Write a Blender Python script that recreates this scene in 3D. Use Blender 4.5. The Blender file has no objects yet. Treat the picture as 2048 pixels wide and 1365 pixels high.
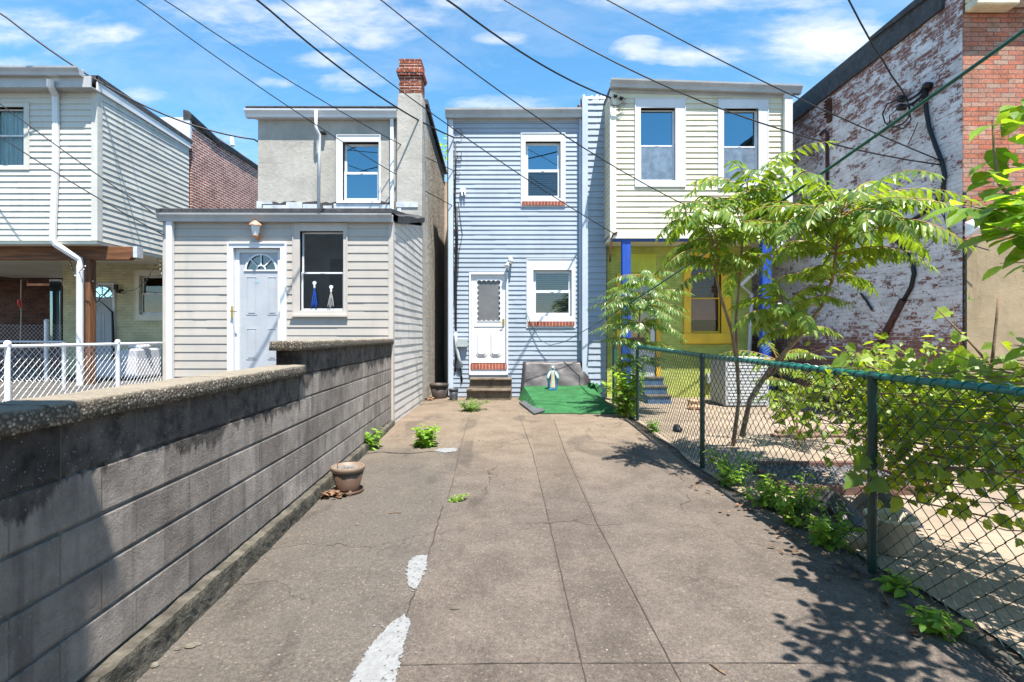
import bpy, bmesh, math, random
from mathutils import Vector, Matrix
from math import sin, cos, pi, radians, sqrt, atan2
R = random.Random(7)
S = bpy.context.scene
COL = S.collection

# ------------------------------------------------------------------ camera, sky, sun, exposure
CAMH, F, CX, HY = 1.5, 1024.0, 1024.0, 672.0
cam = bpy.data.objects.new("camera", bpy.data.cameras.new("camera")); COL.objects.link(cam)
cam.location = (0, 0, CAMH); cam.rotation_euler = (radians(90), 0, 0)
cam.data.sensor_width = 36; cam.data.lens = 18.0
cam.data.shift_y = -(682.5 - HY) / 2048
cam.data.clip_start = 0.05; cam.data.clip_end = 2000
S.camera = cam
SUN_DIR = Vector((-0.477, 1.0, -2.9)).normalized()
sl = bpy.data.lights.new("sun", 'SUN'); sl.energy = 5.0; sl.angle = radians(0.5); sl.color = (1.0, 0.955, 0.88)
sun = bpy.data.objects.new("sun", sl); COL.objects.link(sun)
sun.rotation_euler = SUN_DIR.to_track_quat('-Z', 'Y').to_euler(); sun.location = (5, -8, 20)
S.view_settings.view_transform = 'Standard'; S.view_settings.look = 'None'
S.view_settings.exposure = 1.32; S.view_settings.gamma = 1.0

def build_world():
    w = bpy.data.worlds.new("World"); S.world = w; w.use_nodes = True
    nt = w.node_tree; N = nt.nodes; L = nt.links; N.clear()
    out = N.new('ShaderNodeOutputWorld'); bg = N.new('ShaderNodeBackground'); bg.inputs[1].default_value = 0.08
    sky = N.new('ShaderNodeTexSky'); sky.sky_type = 'NISHITA'; sky.sun_disc = False
    sky.sun_elevation = math.asin(-SUN_DIR.z); sky.sun_rotation = radians(154.5)
    sky.air_density = 1.0; sky.dust_density = 0.15; sky.ozone_density = 2.5
    hs = N.new('ShaderNodeHueSaturation'); hs.inputs['Saturation'].default_value = 1.22; hs.inputs['Value'].default_value = 1.42; hs.inputs['Hue'].default_value = 0.488
    L.new(sky.outputs[0], hs.inputs['Color'])
    tc = N.new('ShaderNodeTexCoord'); sp = N.new('ShaderNodeSeparateXYZ'); L.new(tc.outputs['Generated'], sp.inputs[0])
    def mth(op, a, b=None, c=None, cl=False):
        n = N.new('ShaderNodeMath'); n.operation = op; n.use_clamp = cl
        for i, v in enumerate((a, b, c)):
            if v is None: continue
            if isinstance(v, (int, float)): n.inputs[i].default_value = v
            else: L.new(v, n.inputs[i])
        return n.outputs[0]
    X, Y, Z = sp.outputs[0], sp.outputs[1], sp.outputs[2]
    ys = mth('MAXIMUM', mth('ABSOLUTE', Y), 0.05)
    u = mth('DIVIDE', X, ys); v = mth('DIVIDE', Z, ys)
    cv = N.new('ShaderNodeCombineXYZ'); L.new(u, cv.inputs[0]); L.new(mth('MULTIPLY', v, 2.9), cv.inputs[1]); L.new(mth('MULTIPLY', Y, 0.3), cv.inputs[2])
    def noise(sc, det, rough, dist=0.0):
        n = N.new('ShaderNodeTexNoise'); n.inputs['Scale'].default_value = sc; n.inputs['Detail'].default_value = det
        n.inputs['Roughness'].default_value = rough; n.inputs['Distortion'].default_value = dist; L.new(cv.outputs[0], n.inputs['Vector']); return n.outputs[0]
    n1 = noise(5.0, 8, 0.62, 0.3); n2 = noise(14.0, 6, 0.6)
    # cumulus banks at fixed bearings in the sky: (u, v, ru, rv, strength)
    blobs = [(-.40, .63, .26, .055, 1.0), (-.28, .61, .12, .035, .8), (-.93, .60, .14, .045, .85), (-.80, .59, .08, .022, .9), (-.44, .575, .0, .0, 0),
             (.63, .575, .19, .055, 1.25), (.40, .552, .13, .024, .8), (.25, .557, .05, .025, .7), (.36, .66, .26, .03, .9),
             (-.39, .535, .07, .018, .9), (-.46, .494, .04, .012, .9), (-.32, .497, .07, .022, .95), (-.265, .58, .05, .02, .8), (-.73, .468, .05, .02, .9),
             (-.02, .448, .10, .02, .8), (-.02, .58, .05, .013, .8), (-.56, .38, .06, .04, .7), (-.07, .30, .1, .05, .6), (-.10, .655, .12, .02, .7), (1.0, .62, .14, .06, .9), (-1.1, .5, .2, .05, .8),
             (.2, .95, .4, .1, 1.0), (-.6, 1.0, .3, .1, .9)]
    tot = None
    for (bu, bv, ru, rv, st) in blobs:
        if ru == 0: continue
        a = mth('POWER', mth('DIVIDE', mth('SUBTRACT', u, bu), ru * 1.25), 2.0)
        b = mth('POWER', mth('DIVIDE', mth('SUBTRACT', v, bv), rv * 1.25), 2.0)
        f = mth('MULTIPLY', mth('SUBTRACT', 1.0, mth('ADD', a, b), cl=True), st)
        tot = f if tot is None else mth('MAXIMUM', tot, f)
    d = mth('ADD', tot, mth('MULTIPLY', mth('SUBTRACT', n1, 0.5), 2.9))
    d = mth('ADD', d, mth('MULTIPLY', mth('SUBTRACT', n2, 0.5), 1.0))
    mr = N.new('ShaderNodeMapRange'); mr.interpolation_type = 'SMOOTHSTEP'
    mr.inputs['From Min'].default_value = 0.02; mr.inputs['From Max'].default_value = 1.75; L.new(d, mr.inputs['Value'])
    cl = mth('MULTIPLY', mr.outputs[0], mth('GREATER_THAN', tot, 0.001)); cl = mth('MULTIPLY', cl, mth('GREATER_THAN', Y, 0.0))
    thin = N.new('ShaderNodeMapRange'); thin.inputs['From Min'].default_value = 0.45; thin.inputs['From Max'].default_value = 0.8; thin.inputs['To Max'].default_value = 0.30
    L.new(noise(2.6, 7, 0.65, 0.5), thin.inputs['Value'])
    cl = mth('MULTIPLY', mth('ADD', cl, mth('MULTIPLY', thin.outputs[0], mth('GREATER_THAN', Y, 0.0)), cl=True), mth('GREATER_THAN', Z, 0.02))
    mix = N.new('ShaderNodeMix'); mix.data_type = 'RGBA'; L.new(cl, mix.inputs[0]); L.new(hs.outputs[0], mix.inputs[6]); mix.inputs[7].default_value = (5.6, 5.8, 6.0, 1)
    L.new(mix.outputs[2], bg.inputs[0]); L.new(bg.outputs[0], out.inputs[0])
build_world()

# ------------------------------------------------------------------ helpers
def P(px, py, Y):
    return Vector(((px - CX) / F * Y, Y, CAMH - (py - HY) / F * Y))
def PX(px, py, X):
    Y = X * F / (px - CX); return P(px, py, Y)
def g(y):
    return 0.08 * min(max((y - 2.0) / 6.0, 0.0), 1.0)
def PG(px, py, dz=0.0):
    Y = 5.0
    for _ in range(30): Y = (CAMH - g(Y)) * F / (py - HY)
    v = P(px, py, Y); v.z = g(v.y) + dz; return v

class MB:
    def __init__(s): s.v = []; s.f = []
    def add(s, vs, fs):
        b = len(s.v); s.v += [Vector(x) for x in vs]; s.f += [tuple(i + b for i in f) for f in fs]
    def quad(s, a, b, c, d): s.add([a, b, c, d], [(0, 1, 2, 3)])
    def box(s, x0, x1, y0, y1, z0, z1):
        s.add([(x0, y0, z0), (x1, y0, z0), (x1, y1, z0), (x0, y1, z0), (x0, y0, z1), (x1, y0, z1), (x1, y1, z1), (x0, y1, z1)],
              [(3, 2, 1, 0), (4, 5, 6, 7), (0, 1, 5, 4), (1, 2, 6, 5), (2, 3, 7, 6), (3, 0, 4, 7)])
    def ring(s, x0, x1, z0, z1, l, r, t, b, y0, y1):   # rectangular frame facing -Y, butt-jointed
        s.box(x0, x0 + l, y0, y1, z0, z1); s.box(x1 - r, x1, y0, y1, z0, z1)
        if t: s.box(x0 + l, x1 - r, y0, y1, z1 - t, z1)
        if b: s.box(x0 + l, x1 - r, y0, y1, z0, z0 + b)
    def prism(s, poly, d):      # poly: list of 3D points, d: extrusion vector
        n = len(poly); d = Vector(d); a = [Vector(p) for p in poly]
        s.add(a + [p + d for p in a], [tuple(range(n))[::-1], tuple(range(n, 2 * n))] + [(i, (i + 1) % n, n + (i + 1) % n, n + i) for i in range(n)])
    def tube(s, pts, r, n=6, caps=True):
        pts = [Vector(p) for p in pts]; m = len(pts)
        rs = r if isinstance(r, (list, tuple)) else [r] * m
        vs = []; fs = []; up = None
        for i, p in enumerate(pts):
            t = (pts[min(i + 1, m - 1)] - pts[max(i - 1, 0)])
            t = t.normalized() if t.length > 1e-9 else Vector((0, 0, 1))
            if up is None: up = Vector((0, 0, 1)) if abs(t.z) < 0.9 else Vector((0, 1, 0))
            a = t.cross(up)
            if a.length < 1e-4: a = t.cross(Vector((1, 0.3, 0)))
            a.normalize(); b = a.cross(t).normalized(); up = b
            for k in range(n):
                th = 2 * pi * k / n; vs.append(p + (a * cos(th) + b * sin(th)) * rs[i])
        for i in range(m - 1):
            for k in range(n):
                fs.append((i * n + k, i * n + (k + 1) % n, (i + 1) * n + (k + 1) % n, (i + 1) * n + k))
        if caps: fs += [tuple(range(n))[::-1], tuple(range((m - 1) * n, m * n))]
        s.add(vs, fs)
    def lathe(s, c, prof, n=24, sx=1.0, sy=1.0):
        c = Vector(c); vs = []; fs = []; m = len(prof)
        for (r, z) in prof:
            for k in range(n):
                th = 2 * pi * k / n; vs.append(c + Vector((r * cos(th) * sx, r * sin(th) * sy, z)))
        for i in range(m - 1):
            for k in range(n): fs.append((i * n + k, i * n + (k + 1) % n, (i + 1) * n + (k + 1) % n, (i + 1) * n + k))
        fs += [tuple(range(n))[::-1], tuple(range((m - 1) * n, m * n))]
        s.add(vs, fs)
    def build(s, name, mat, parent=None, smooth=False, bevel=0.0, local=False):
        me = bpy.data.meshes.new(name)
        off = Vector((0, 0, 0)) if (parent is None or local) else wloc(parent)
        me.from_pydata([tuple(v - off) for v in s.v], [], s.f)
        me.materials.append(mat)
        if smooth:
            for p in me.polygons: p.use_smooth = True
        me.update()
        o = bpy.data.objects.new(name, me); COL.objects.link(o)
        if parent is not None: o.parent = parent
        if bevel:
            b = o.modifiers.new("bevel", 'BEVEL'); b.width = bevel; b.segments = 2; b.limit_method = 'ANGLE'
        return o
def wloc(o):
    v = Vector(o.location)
    while o.parent is not None: o = o.parent; v = v + Vector(o.location)
    return v
def tag(o, label, cat, group=None):
    o['label'] = label; o['category'] = cat
    if group: o['group'] = group
    return o
def thing(name, label, cat, loc=(0, 0, 0), rz=0.0, group=None):
    o = bpy.data.objects.new(name, None); COL.objects.link(o); o.location = loc; o.rotation_euler = (0, 0, rz); o.empty_display_size = 0.1
    return tag(o, label, cat, group)
def struct(o, kind='structure'):
    o['kind'] = kind; return o
def recentre(o):        # move a single mesh's origin to its base
    vs = o.data.vertices; n = len(vs)
    c = Vector((sum(v.co.x for v in vs) / n, sum(v.co.y for v in vs) / n, min(v.co.z for v in vs)))
    for v in vs: v.co -= c
    o.location = c; return o

# ------------------------------------------------------------------ materials
class NT:
    def __init__(s, name):
        s.m = bpy.data.materials.new(name); s.m.use_nodes = True; s.t = s.m.node_tree; s.N = s.t.nodes; s.L = s.t.links
        s.b = s.N['Principled BSDF']; s.o = s.N['Material Output']
        s.tc = s.N.new('ShaderNodeTexCoord'); s.obj = s.tc.outputs['Object']
    def link(s, v, i):
        if isinstance(v, (int, float)): i.default_value = v
        elif isinstance(v, tuple): i.default_value = v if len(v) == 4 or i.type == 'VECTOR' else (*v, 1)
        else: s.L.new(v, i)
    def math(s, op, a, b=None, clamp=False):
        n = s.N.new('ShaderNodeMath'); n.operation = op; n.use_clamp = clamp; s.link(a, n.inputs[0])
        if b is not None: s.link(b, n.inputs[1])
        return n.outputs[0]
    def sep(s, v=None):
        n = s.N.new('ShaderNodeSeparateXYZ'); s.L.new(v or s.obj, n.inputs[0]); return n.outputs
    def comb(s, x, y, z):
        n = s.N.new('ShaderNodeCombineXYZ')
        for i, v in enumerate((x, y, z)): s.link(v, n.inputs[i])
        return n.outputs[0]
    def scale(s, vec, sc):
        n = s.N.new('ShaderNodeMapping'); s.L.new(vec or s.obj, n.inputs[0]); n.inputs['Scale'].default_value = sc; return n.outputs[0]
    def noise(s, sc, det=4, rough=0.55, vec=None, dist=0.0):
        n = s.N.new('ShaderNodeTexNoise'); s.L.new(vec or s.obj, n.inputs['Vector']); n.inputs['Scale'].default_value = sc
        n.inputs['Detail'].default_value = det; n.inputs['Roughness'].default_value = rough; n.inputs['Distortion'].default_value = dist; return n.outputs[0]
    def voro(s, sc, vec=None, feat='F1', out='Distance'):
        n = s.N.new('ShaderNodeTexVoronoi'); n.feature = feat; s.L.new(vec or s.obj, n.inputs['Vector']); n.inputs['Scale'].default_value = sc; return n.outputs[out]
    def ramp(s, v, a, b, lo=0.0, hi=1.0, smooth=True):
        n = s.N.new('ShaderNodeMapRange'); n.interpolation_type = 'SMOOTHSTEP' if smooth else 'LINEAR'; s.link(v, n.inputs['Value'])
        n.inputs['From Min'].default_value = a; n.inputs['From Max'].default_value = b; n.inputs['To Min'].default_value = lo; n.inputs['To Max'].default_value = hi; return n.outputs[0]
    def mix(s, f, a, b, mode='MIX'):
        n = s.N.new('ShaderNodeMix'); n.data_type = 'RGBA'; n.blend_type = mode; s.link(f, n.inputs[0]); s.link(a, n.inputs[6]); s.link(b, n.inputs[7]); return n.outputs[2]
    def bump(s, h, strength=0.3, dist=0.01, prev=None):
        n = s.N.new('ShaderNodeBump'); n.inputs['Strength'].default_value = strength; n.inputs['Distance'].default_value = dist; s.L.new(h, n.inputs['Height'])
        if prev is not None: s.L.new(prev, n.inputs['Normal'])
        return n.outputs[0]
    def done(s, col, rough=0.7, normal=None, metal=0.0, spec=0.4):
        s.link(col, s.b.inputs['Base Color']); s.link(rough, s.b.inputs['Roughness']); s.b.inputs['Metallic'].default_value = metal
        s.b.inputs['Specular IOR Level'].default_value = spec
        if normal is not None: s.L.new(normal, s.b.inputs['Normal'])
        return s.m

def M(name, col, rough=0.6, var=0.12, sc=3.0, bump=0.0, bsc=80.0, metal=0.0, spec=0.4, dirt=None, dirtamt=0.35, stretch=(1, 1, 1)):
    t = NT(name); v = t.scale(None, stretch)
    n = t.noise(sc, 6, 0.6, v)
    k = t.ramp(n, 0.3, 0.7, 1 - var, 1 + var)
    c = t.mix(1.0, (*col, 1), t.comb(k, k, k), 'MULTIPLY')
    if dirt:
        d = t.ramp(t.noise(sc * 2.7, 8, 0.7, v), 0.5, 0.75, 0, dirtamt); c = t.mix(d, c, (*dirt, 1))
    nm = t.bump(t.noise(bsc, 4, 0.6), bump, 0.01) if bump else None
    return t.done(c, rough, nm, metal, spec)

def brick_mat(name, axes, c1, c2, mortar, bw=0.215, bh=0.0677, ms=0.006, paint=None, paint_fn=None, grime=0.3, bumpd=0.006):
    t = NT(name); x, y, z = t.sep(); u = x if axes == 'x' else y
    wob = t.math('MULTIPLY', t.math('SUBTRACT', t.noise(3.0, 3), 0.5), 0.012)
    vec = t.comb(t.math('ADD', u, wob), t.math('ADD', z, wob), 0.0)
    def bt(a, b, m):
        n = t.N.new('ShaderNodeTexBrick'); t.L.new(vec, n.inputs['Vector']); n.inputs['Color1'].default_value = (*a, 1); n.inputs['Color2'].default_value = (*b, 1); n.inputs['Mortar'].default_value = (*m, 1)
        n.inputs['Scale'].default_value = 1.0; n.inputs['Brick Width'].default_value = bw; n.inputs['Row Height'].default_value = bh; n.inputs['Mortar Size'].default_value = ms
        n.inputs['Mortar Smooth'].default_value = 0.25; n.inputs['Bias'].default_value = 0.0; n.offset = 0.5; return n
    b1 = bt(c1, c2, mortar); b2 = bt((0, 0, 0), (1, 1, 1), (0.5, 0.5, 0.5))
    sv = t.comb(t.math('MULTIPLY', u, 1.0), t.math('MULTIPLY', z, 1.6), 0.0)
    grim = t.ramp(t.noise(1.1, 7, 0.65, sv), 0.45, 0.72, 0, grime)
    c = t.mix(grim, b1.outputs[0], (0.05, 0.04, 0.04, 1))
    big_ = t.ramp(t.noise(2.2, 7, 0.7, sv), 0.3, 0.7, 0.62, 1.35); c = t.mix(1.0, c, t.comb(big_, big_, big_), 'MULTIPLY'); c = t.mix(t.ramp(t.noise(3.4, 7, 0.7), 0.60, 0.70, 0, 0.5), c, (0.42, 0.37, 0.33, 1)) if name == 'weathered_front_brick' else c; fine = t.ramp(t.noise(40, 5, 0.7), 0.3, 0.7, 0.7, 1.3); c = t.mix(1.0, c, t.comb(fine, fine, fine), 'MULTIPLY')
    h = t.math('ADD', t.math('MULTIPLY', t.math('SUBTRACT', 1.0, b1.outputs[1]), 1.0), t.math('MULTIPLY', t.noise(55, 4), 0.45))
    if paint:
        mask = paint_fn(t, u, z, b2.outputs[0], b1.outputs[1], sv)
        pv = t.ramp(t.noise(2.5, 7, 0.65, sv), 0.3, 0.7, 0.78, 1.12); pc = t.mix(1.0, (*paint, 1), t.comb(pv, pv, pv), 'MULTIPLY')
        pc = t.mix(t.math('MULTIPLY', b1.outputs[1], 0.22), pc, (0.16, 0.14, 0.14, 1))
        c = t.mix(mask, c, pc); h = t.math('ADD', h, t.math('MULTIPLY', mask, 0.25))
    return t.done(c, 0.9, t.bump(h, 0.8, bumpd), spec=0.2)

def glass_mat(name, tint=(1, 1, 1), ior=1.9, see=0.8):
    t = NT(name); N = t.N; L = t.L
    tr = N.new('ShaderNodeBsdfTransparent'); tr.inputs[0].default_value = (see, see, see * 1.02, 1)
    gl = N.new('ShaderNodeBsdfGlossy'); gl.inputs['Roughness'].default_value = 0.015; gl.inputs[0].default_value = (*tint, 1)
    wav = t.bump(t.noise(1.6, 1), 0.04, 0.05); L.new(wav, gl.inputs['Normal'])
    fr = N.new('ShaderNodeFresnel'); fr.inputs[0].default_value = ior
    mx = N.new('ShaderNodeMixShader'); L.new(fr.outputs[0], mx.inputs[0]); L.new(tr.outputs[0], mx.inputs[1]); L.new(gl.outputs[0], mx.inputs[2])
    L.new(mx.outputs[0], t.o.inputs[0]); N.remove(t.b); return t.m

def leaf_mat(name, col, trans=(0.25, 0.42, 0.03), var=0.35, k=0.38, rough=0.42):
    t = NT(name); gi = t.N.new('ShaderNodeNewGeometry'); ri = gi.outputs['Random Per Island']; n = t.noise(5.0, 3); f = t.math('MULTIPLY', t.ramp(n, 0.3, 0.7, 1 - var * .6, 1 + var * .6), t.ramp(ri, 0.0, 1.0, 0.62, 1.38, False)); yl = t.math('POWER', ri, 2.0)
    c = t.mix(1.0, (*col, 1), t.comb(t.math('ADD', f, t.math('MULTIPLY', yl, .35)), t.math('POWER', f, 0.8), f), 'MULTIPLY'); t.done(c, rough, t.bump(t.noise(45, 3), .25, .004), spec=0.45)
    tl = t.N.new('ShaderNodeBsdfTranslucent'); c2 = t.mix(1.0, (*trans, 1), t.comb(f, f, f), 'MULTIPLY'); t.L.new(c2, tl.inputs[0])
    mx = t.N.new('ShaderNodeMixShader'); mx.inputs[0].default_value = k; t.L.new(t.b.outputs[0], mx.inputs[1]); t.L.new(tl.outputs[0], mx.inputs[2]); t.L.new(mx.outputs[0], t.o.inputs[0]); return t.m

def concrete_lane_mat():
    t = NT("lane_concrete"); x, y, z = t.sep()
    big = t.noise(0.55, 6, 0.6); med = t.noise(2.6, 7, 0.65)
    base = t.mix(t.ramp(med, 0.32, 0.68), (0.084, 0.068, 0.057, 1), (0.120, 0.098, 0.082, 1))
    far = t.mix(t.ramp(med, 0.3, 0.7), (0.140, 0.106, 0.076, 1), (0.190, 0.147, 0.107, 1))          # paler tan towards the house
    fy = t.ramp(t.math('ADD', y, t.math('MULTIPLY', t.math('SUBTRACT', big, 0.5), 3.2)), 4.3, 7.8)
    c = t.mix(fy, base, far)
    # grimy strip beside the block wall, left of the long crack
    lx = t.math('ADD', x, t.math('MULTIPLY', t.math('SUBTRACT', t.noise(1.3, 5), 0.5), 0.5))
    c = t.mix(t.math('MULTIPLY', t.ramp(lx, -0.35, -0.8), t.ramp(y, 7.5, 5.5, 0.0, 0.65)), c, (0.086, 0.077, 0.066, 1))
    c = t.mix(t.ramp(t.noise(1.1, 8, 0.7, dist=0.6), 0.54, 0.74, 0, 0.5), c, (0.032, 0.027, 0.024, 1))
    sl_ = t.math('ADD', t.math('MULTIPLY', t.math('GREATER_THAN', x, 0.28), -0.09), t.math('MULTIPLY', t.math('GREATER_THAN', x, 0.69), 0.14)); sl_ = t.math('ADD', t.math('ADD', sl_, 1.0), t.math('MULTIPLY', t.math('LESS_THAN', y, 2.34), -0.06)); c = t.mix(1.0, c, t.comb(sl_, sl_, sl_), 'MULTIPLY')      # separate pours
    # oil and damp stains, and a web of hairline cracks
    st_ = t.ramp(t.noise(0.8, 5, 0.55, t.scale(None, (1.5, 0.6, 1)), 1.2), 0.56, 0.66, 0, 0.42); c = t.mix(st_, c, (0.034, 0.029, 0.026, 1))
    c = t.mix(t.ramp(t.noise(1.7, 6, 0.6, dist=0.5), 0.58, 0.72, 0, 0.45), c, (0.17, 0.135, 0.10, 1))
    wob = t.N.new('ShaderNodeVectorMath'); wob.operation = 'ADD'; nz_ = t.N.new('ShaderNodeTexNoise'); nz_.inputs['Scale'].default_value = 2.5; nz_.inputs['Detail'].default_value = 5; t.L.new(t.obj, nz_.inputs['Vector']); sc_ = t.N.new('ShaderNodeVectorMath'); sc_.operation = 'SCALE'; sc_.inputs[3].default_value = 0.55; t.L.new(nz_.outputs['Color'], sc_.inputs[0]); t.L.new(t.obj, wob.inputs[0]); t.L.new(sc_.outputs[0], wob.inputs[1])
    ed = t.voro(0.42, wob.outputs[0], 'DISTANCE_TO_EDGE'); ck = t.math('MULTIPLY', t.ramp(ed, 0.0035, 0.0012), t.ramp(t.noise(0.7, 3), 0.44, 0.56)); c = t.mix(t.math('MULTIPLY', ck, 0.7), c, (0.02, 0.016, 0.013, 1))
    # exposed pebbles
    v = t.voro(46.0); vc = t.N.new('ShaderNodeTexVoronoi'); t.L.new(t.obj, vc.inputs['Vector']); vc.inputs['Scale'].default_value = 46.0
    cr = t.sep(vc.outputs['Color'])
    peb = t.math('MULTIPLY', t.ramp(vc.outputs['Distance'], 0.42, 0.22), t.ramp(cr[0], 0.55, 0.62))
    peb = t.math('MULTIPLY', peb, t.ramp(t.noise(0.9, 4), 0.30, 0.6, 0.35, 1.0))
    pc = t.mix(cr[1], (0.095, 0.068, 0.045, 1), (0.23, 0.185, 0.14, 1)); c = t.mix(t.math('MULTIPLY', peb, 0.6), c, pc)
    v2 = t.N.new('ShaderNodeTexVoronoi'); t.L.new(t.obj, v2.inputs['Vector']); v2.inputs['Scale'].default_value = 11.0
    c2 = t.sep(v2.outputs['Color']); fl = t.math('MULTIPLY', t.ramp(v2.outputs['Distance'], 0.085, 0.05), t.ramp(c2[0], 0.86, 0.89))
    c = t.mix(fl, c, (0.24, 0.215, 0.18, 1))
    gr = t.math('MULTIPLY', t.ramp(t.noise(110, 3, 0.8), 0.3, 0.7, 0.68, 1.32), t.ramp(t.noise(38, 4, 0.75), 0.3, 0.7, 0.82, 1.18)); c = t.mix(1.0, c, t.comb(gr, gr, gr), 'MULTIPLY')
    h = t.math('ADD', t.math('MULTIPLY', t.noise(70, 5, 0.7), 0.6), t.math('MULTIPLY', peb, 0.5))
    return t.done(c, 0.9, t.bump(h, 0.55, 0.006), spec=0.25)

def block_mat():      # concrete masonry: vertical joints, black mould run-down below the caps
    t = NT("concrete_block"); x, y, z = t.sep()
    row = t.math('FLOOR', t.math('DIVIDE', t.math('SUBTRACT', z, 0.159), 0.2032))
    sh = t.math('MULTIPLY', t.math('MODULO', t.math('ADD', row, 10.0), 2.0), 0.2032)
    ph = t.math('FRACT', t.math('DIVIDE', t.math('ADD', t.math('ADD', y, sh), 0.13), 0.4064))
    jd = t.math('ABSOLUTE', t.math('SUBTRACT', ph, 0.5)); jl = t.ramp(jd, 0.489, 0.497)
    wn = t.N.new('ShaderNodeTexWhiteNoise'); wn.noise_dimensions = '2D'
    t.L.new(t.comb(t.math('FLOOR', t.math('DIVIDE', t.math('ADD', t.math('ADD', y, sh), 0.13), 0.4064)), row, 0.0), wn.inputs[0])
    tone = t.ramp(wn.outputs[0], 0, 1, 0.72, 1.2, False)
    med = t.ramp(t.noise(4, 8, 0.72), 0.3, 0.7, 0.68, 1.26)
    k = t.math('MULTIPLY', tone, med); c = t.mix(1.0, (0.47, 0.41, 0.365, 1), t.comb(k, k, k), 'MULTIPLY')
    st = t.noise(1.0, 6, 0.6, t.comb(0.0, t.math('MULTIPLY', y, 9.0), t.math('MULTIPLY', z, 0.7)))
    c = t.mix(t.ramp(st, 0.46, 0.72, 0, 0.5), c, (0.13, 0.112, 0.107, 1))
    c = t.mix(t.ramp(t.noise(3, 6, 0.6), 0.56, 0.7, 0, 0.4), c, (0.20, 0.15, 0.12, 1))
    # mould band: lower edge depends on which wall section
    top = t.ramp(y, 4.28, 4.285, 1.175, 1.378)
    low = t.math('ADD', t.math('SUBTRACT', top, 0.265), t.math('MULTIPLY', t.math('SUBTRACT', t.noise(1.0, 6, 0.65, t.comb(0.0, t.math('MULTIPLY', y, 5.0), t.math('MULTIPLY', z, 0.6))), 0.5), 0.55))
    md = t.math('MULTIPLY', t.ramp(t.math('SUBTRACT', z, low), -0.015, 0.03), t.ramp(t.noise(9, 6, 0.7), 0.2, 0.62, 1.0, 0.60))
    c = t.mix(md, c, (0.028, 0.025, 0.025, 1))
    c = t.mix(t.math('MULTIPLY', jl, 0.5), c, (0.27, 0.25, 0.22, 1))
    wl = t.math('MULTIPLY', t.ramp(z, 0.26, 0.17), t.ramp(t.noise(1.0, 3, vec=t.comb(0.0, t.math('MULTIPLY', y, 1.4), 0.0)), 0.55, 0.66)); c = t.mix(t.math('MULTIPLY', wl, 0.6), c, (0.5, 0.5, 0.5, 1))
    sp = t.N.new('ShaderNodeTexVoronoi'); t.L.new(t.obj, sp.inputs['Vector']); sp.inputs['Scale'].default_value = 60
    c = t.mix(t.math('MULTIPLY', t.ramp(sp.outputs['Distance'], 0.2, 0.1), t.ramp(t.sep(sp.outputs['Color'])[0], 0.8, 0.83)), c, (0.55, 0.53, 0.5, 1))
    h = t.math('SUBTRACT', t.math('ADD', t.noise(75, 5, 0.75), t.math('MULTIPLY', t.noise(28, 3), 0.6)), t.math('MULTIPLY', jl, 0.5))
    return t.done(c, 0.95, t.bump(h, 1.0, 0.045), spec=0.15)

def cap_mat():
    t = NT("pebbly_coping"); v = t.N.new('ShaderNodeTexVoronoi'); t.L.new(t.obj, v.inputs['Vector']); v.inputs['Scale'].default_value = 75
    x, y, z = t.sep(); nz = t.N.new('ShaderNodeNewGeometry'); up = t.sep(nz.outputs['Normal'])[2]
    cc = t.sep(v.outputs['Color']); pc = t.mix(cc[0], (0.10, 0.085, 0.065, 1), (0.25, 0.215, 0.165, 1)); pc = t.mix(t.ramp(cc[1], 0.85, 0.9), pc, (0.36, 0.33, 0.28, 1))
    c = t.mix(t.ramp(v.outputs['Distance'], 0.35, 0.6), pc, (0.075, 0.062, 0.05, 1))
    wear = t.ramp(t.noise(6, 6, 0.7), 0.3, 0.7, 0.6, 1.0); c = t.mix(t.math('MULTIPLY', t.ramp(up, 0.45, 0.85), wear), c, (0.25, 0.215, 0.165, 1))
    c = t.mix(t.ramp(t.noise(3.0, 7, 0.7), 0.56, 0.70, 0, 0.6), c, (0.035, 0.038, 0.015, 1))
    h = t.math('SUBTRACT', 1.0, v.outputs['Distance']); n1 = t.bump(h, 0.7, 0.006); n2 = t.bump(t.noise(14, 5, 0.7), 0.7, 0.02, n1)
    return t.done(c, 0.95, n2, spec=0.2)

def stucco_mat(name, col, dark, bs=0.6):
    t = NT(name); x, y, z = t.sep()
    k = t.ramp(t.noise(1.6, 7, 0.65), 0.3, 0.7, 0.82, 1.12); c = t.mix(1.0, (*col, 1), t.comb(k, k, k), 'MULTIPLY')
    st = t.noise(1.0, 6, 0.6, t.comb(t.math('MULTIPLY', x, 3), t.math('MULTIPLY', y, 3), t.math('MULTIPLY', z, 0.5)))
    c = t.mix(t.ramp(st, 0.48, 0.75, 0, 0.45), c, (*dark, 1))
    h = t.math('ADD', t.noise(9, 5, 0.6, dist=0.8), t.math('MULTIPLY', t.noise(60, 3), 0.25))
    return t.done(c, 0.95, t.bump(h, bs, 0.03), spec=0.15)

def siding_mat(name, col, shade=0.11, dirt=(0.3, 0.28, 0.25)):
    t = NT(name); x, y, z = t.sep()
    k = t.ramp(t.noise(0.9, 5, 0.6), 0.3, 0.7, 1 - shade, 1 + shade * 0.5)
    c = t.mix(1.0, (*col, 1), t.comb(k, k, k), 'MULTIPLY')
    st = t.noise(1.0, 7, 0.65, t.comb(t.math('MULTIPLY', x, 4), t.math('MULTIPLY', y, 4), t.math('MULTIPLY', z, 0.8)))
    c = t.mix(t.ramp(st, 0.47, 0.75, 0, 0.38), c, (*dirt, 1))
    return t.done(c, 0.5, t.bump(t.noise(1.0, 3, 0.5, t.comb(t.math('MULTIPLY', x, 1.2), t.math('MULTIPLY', y, 1.2), t.math('MULTIPLY', z, 14))), 0.12, 0.02), spec=0.35)

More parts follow.
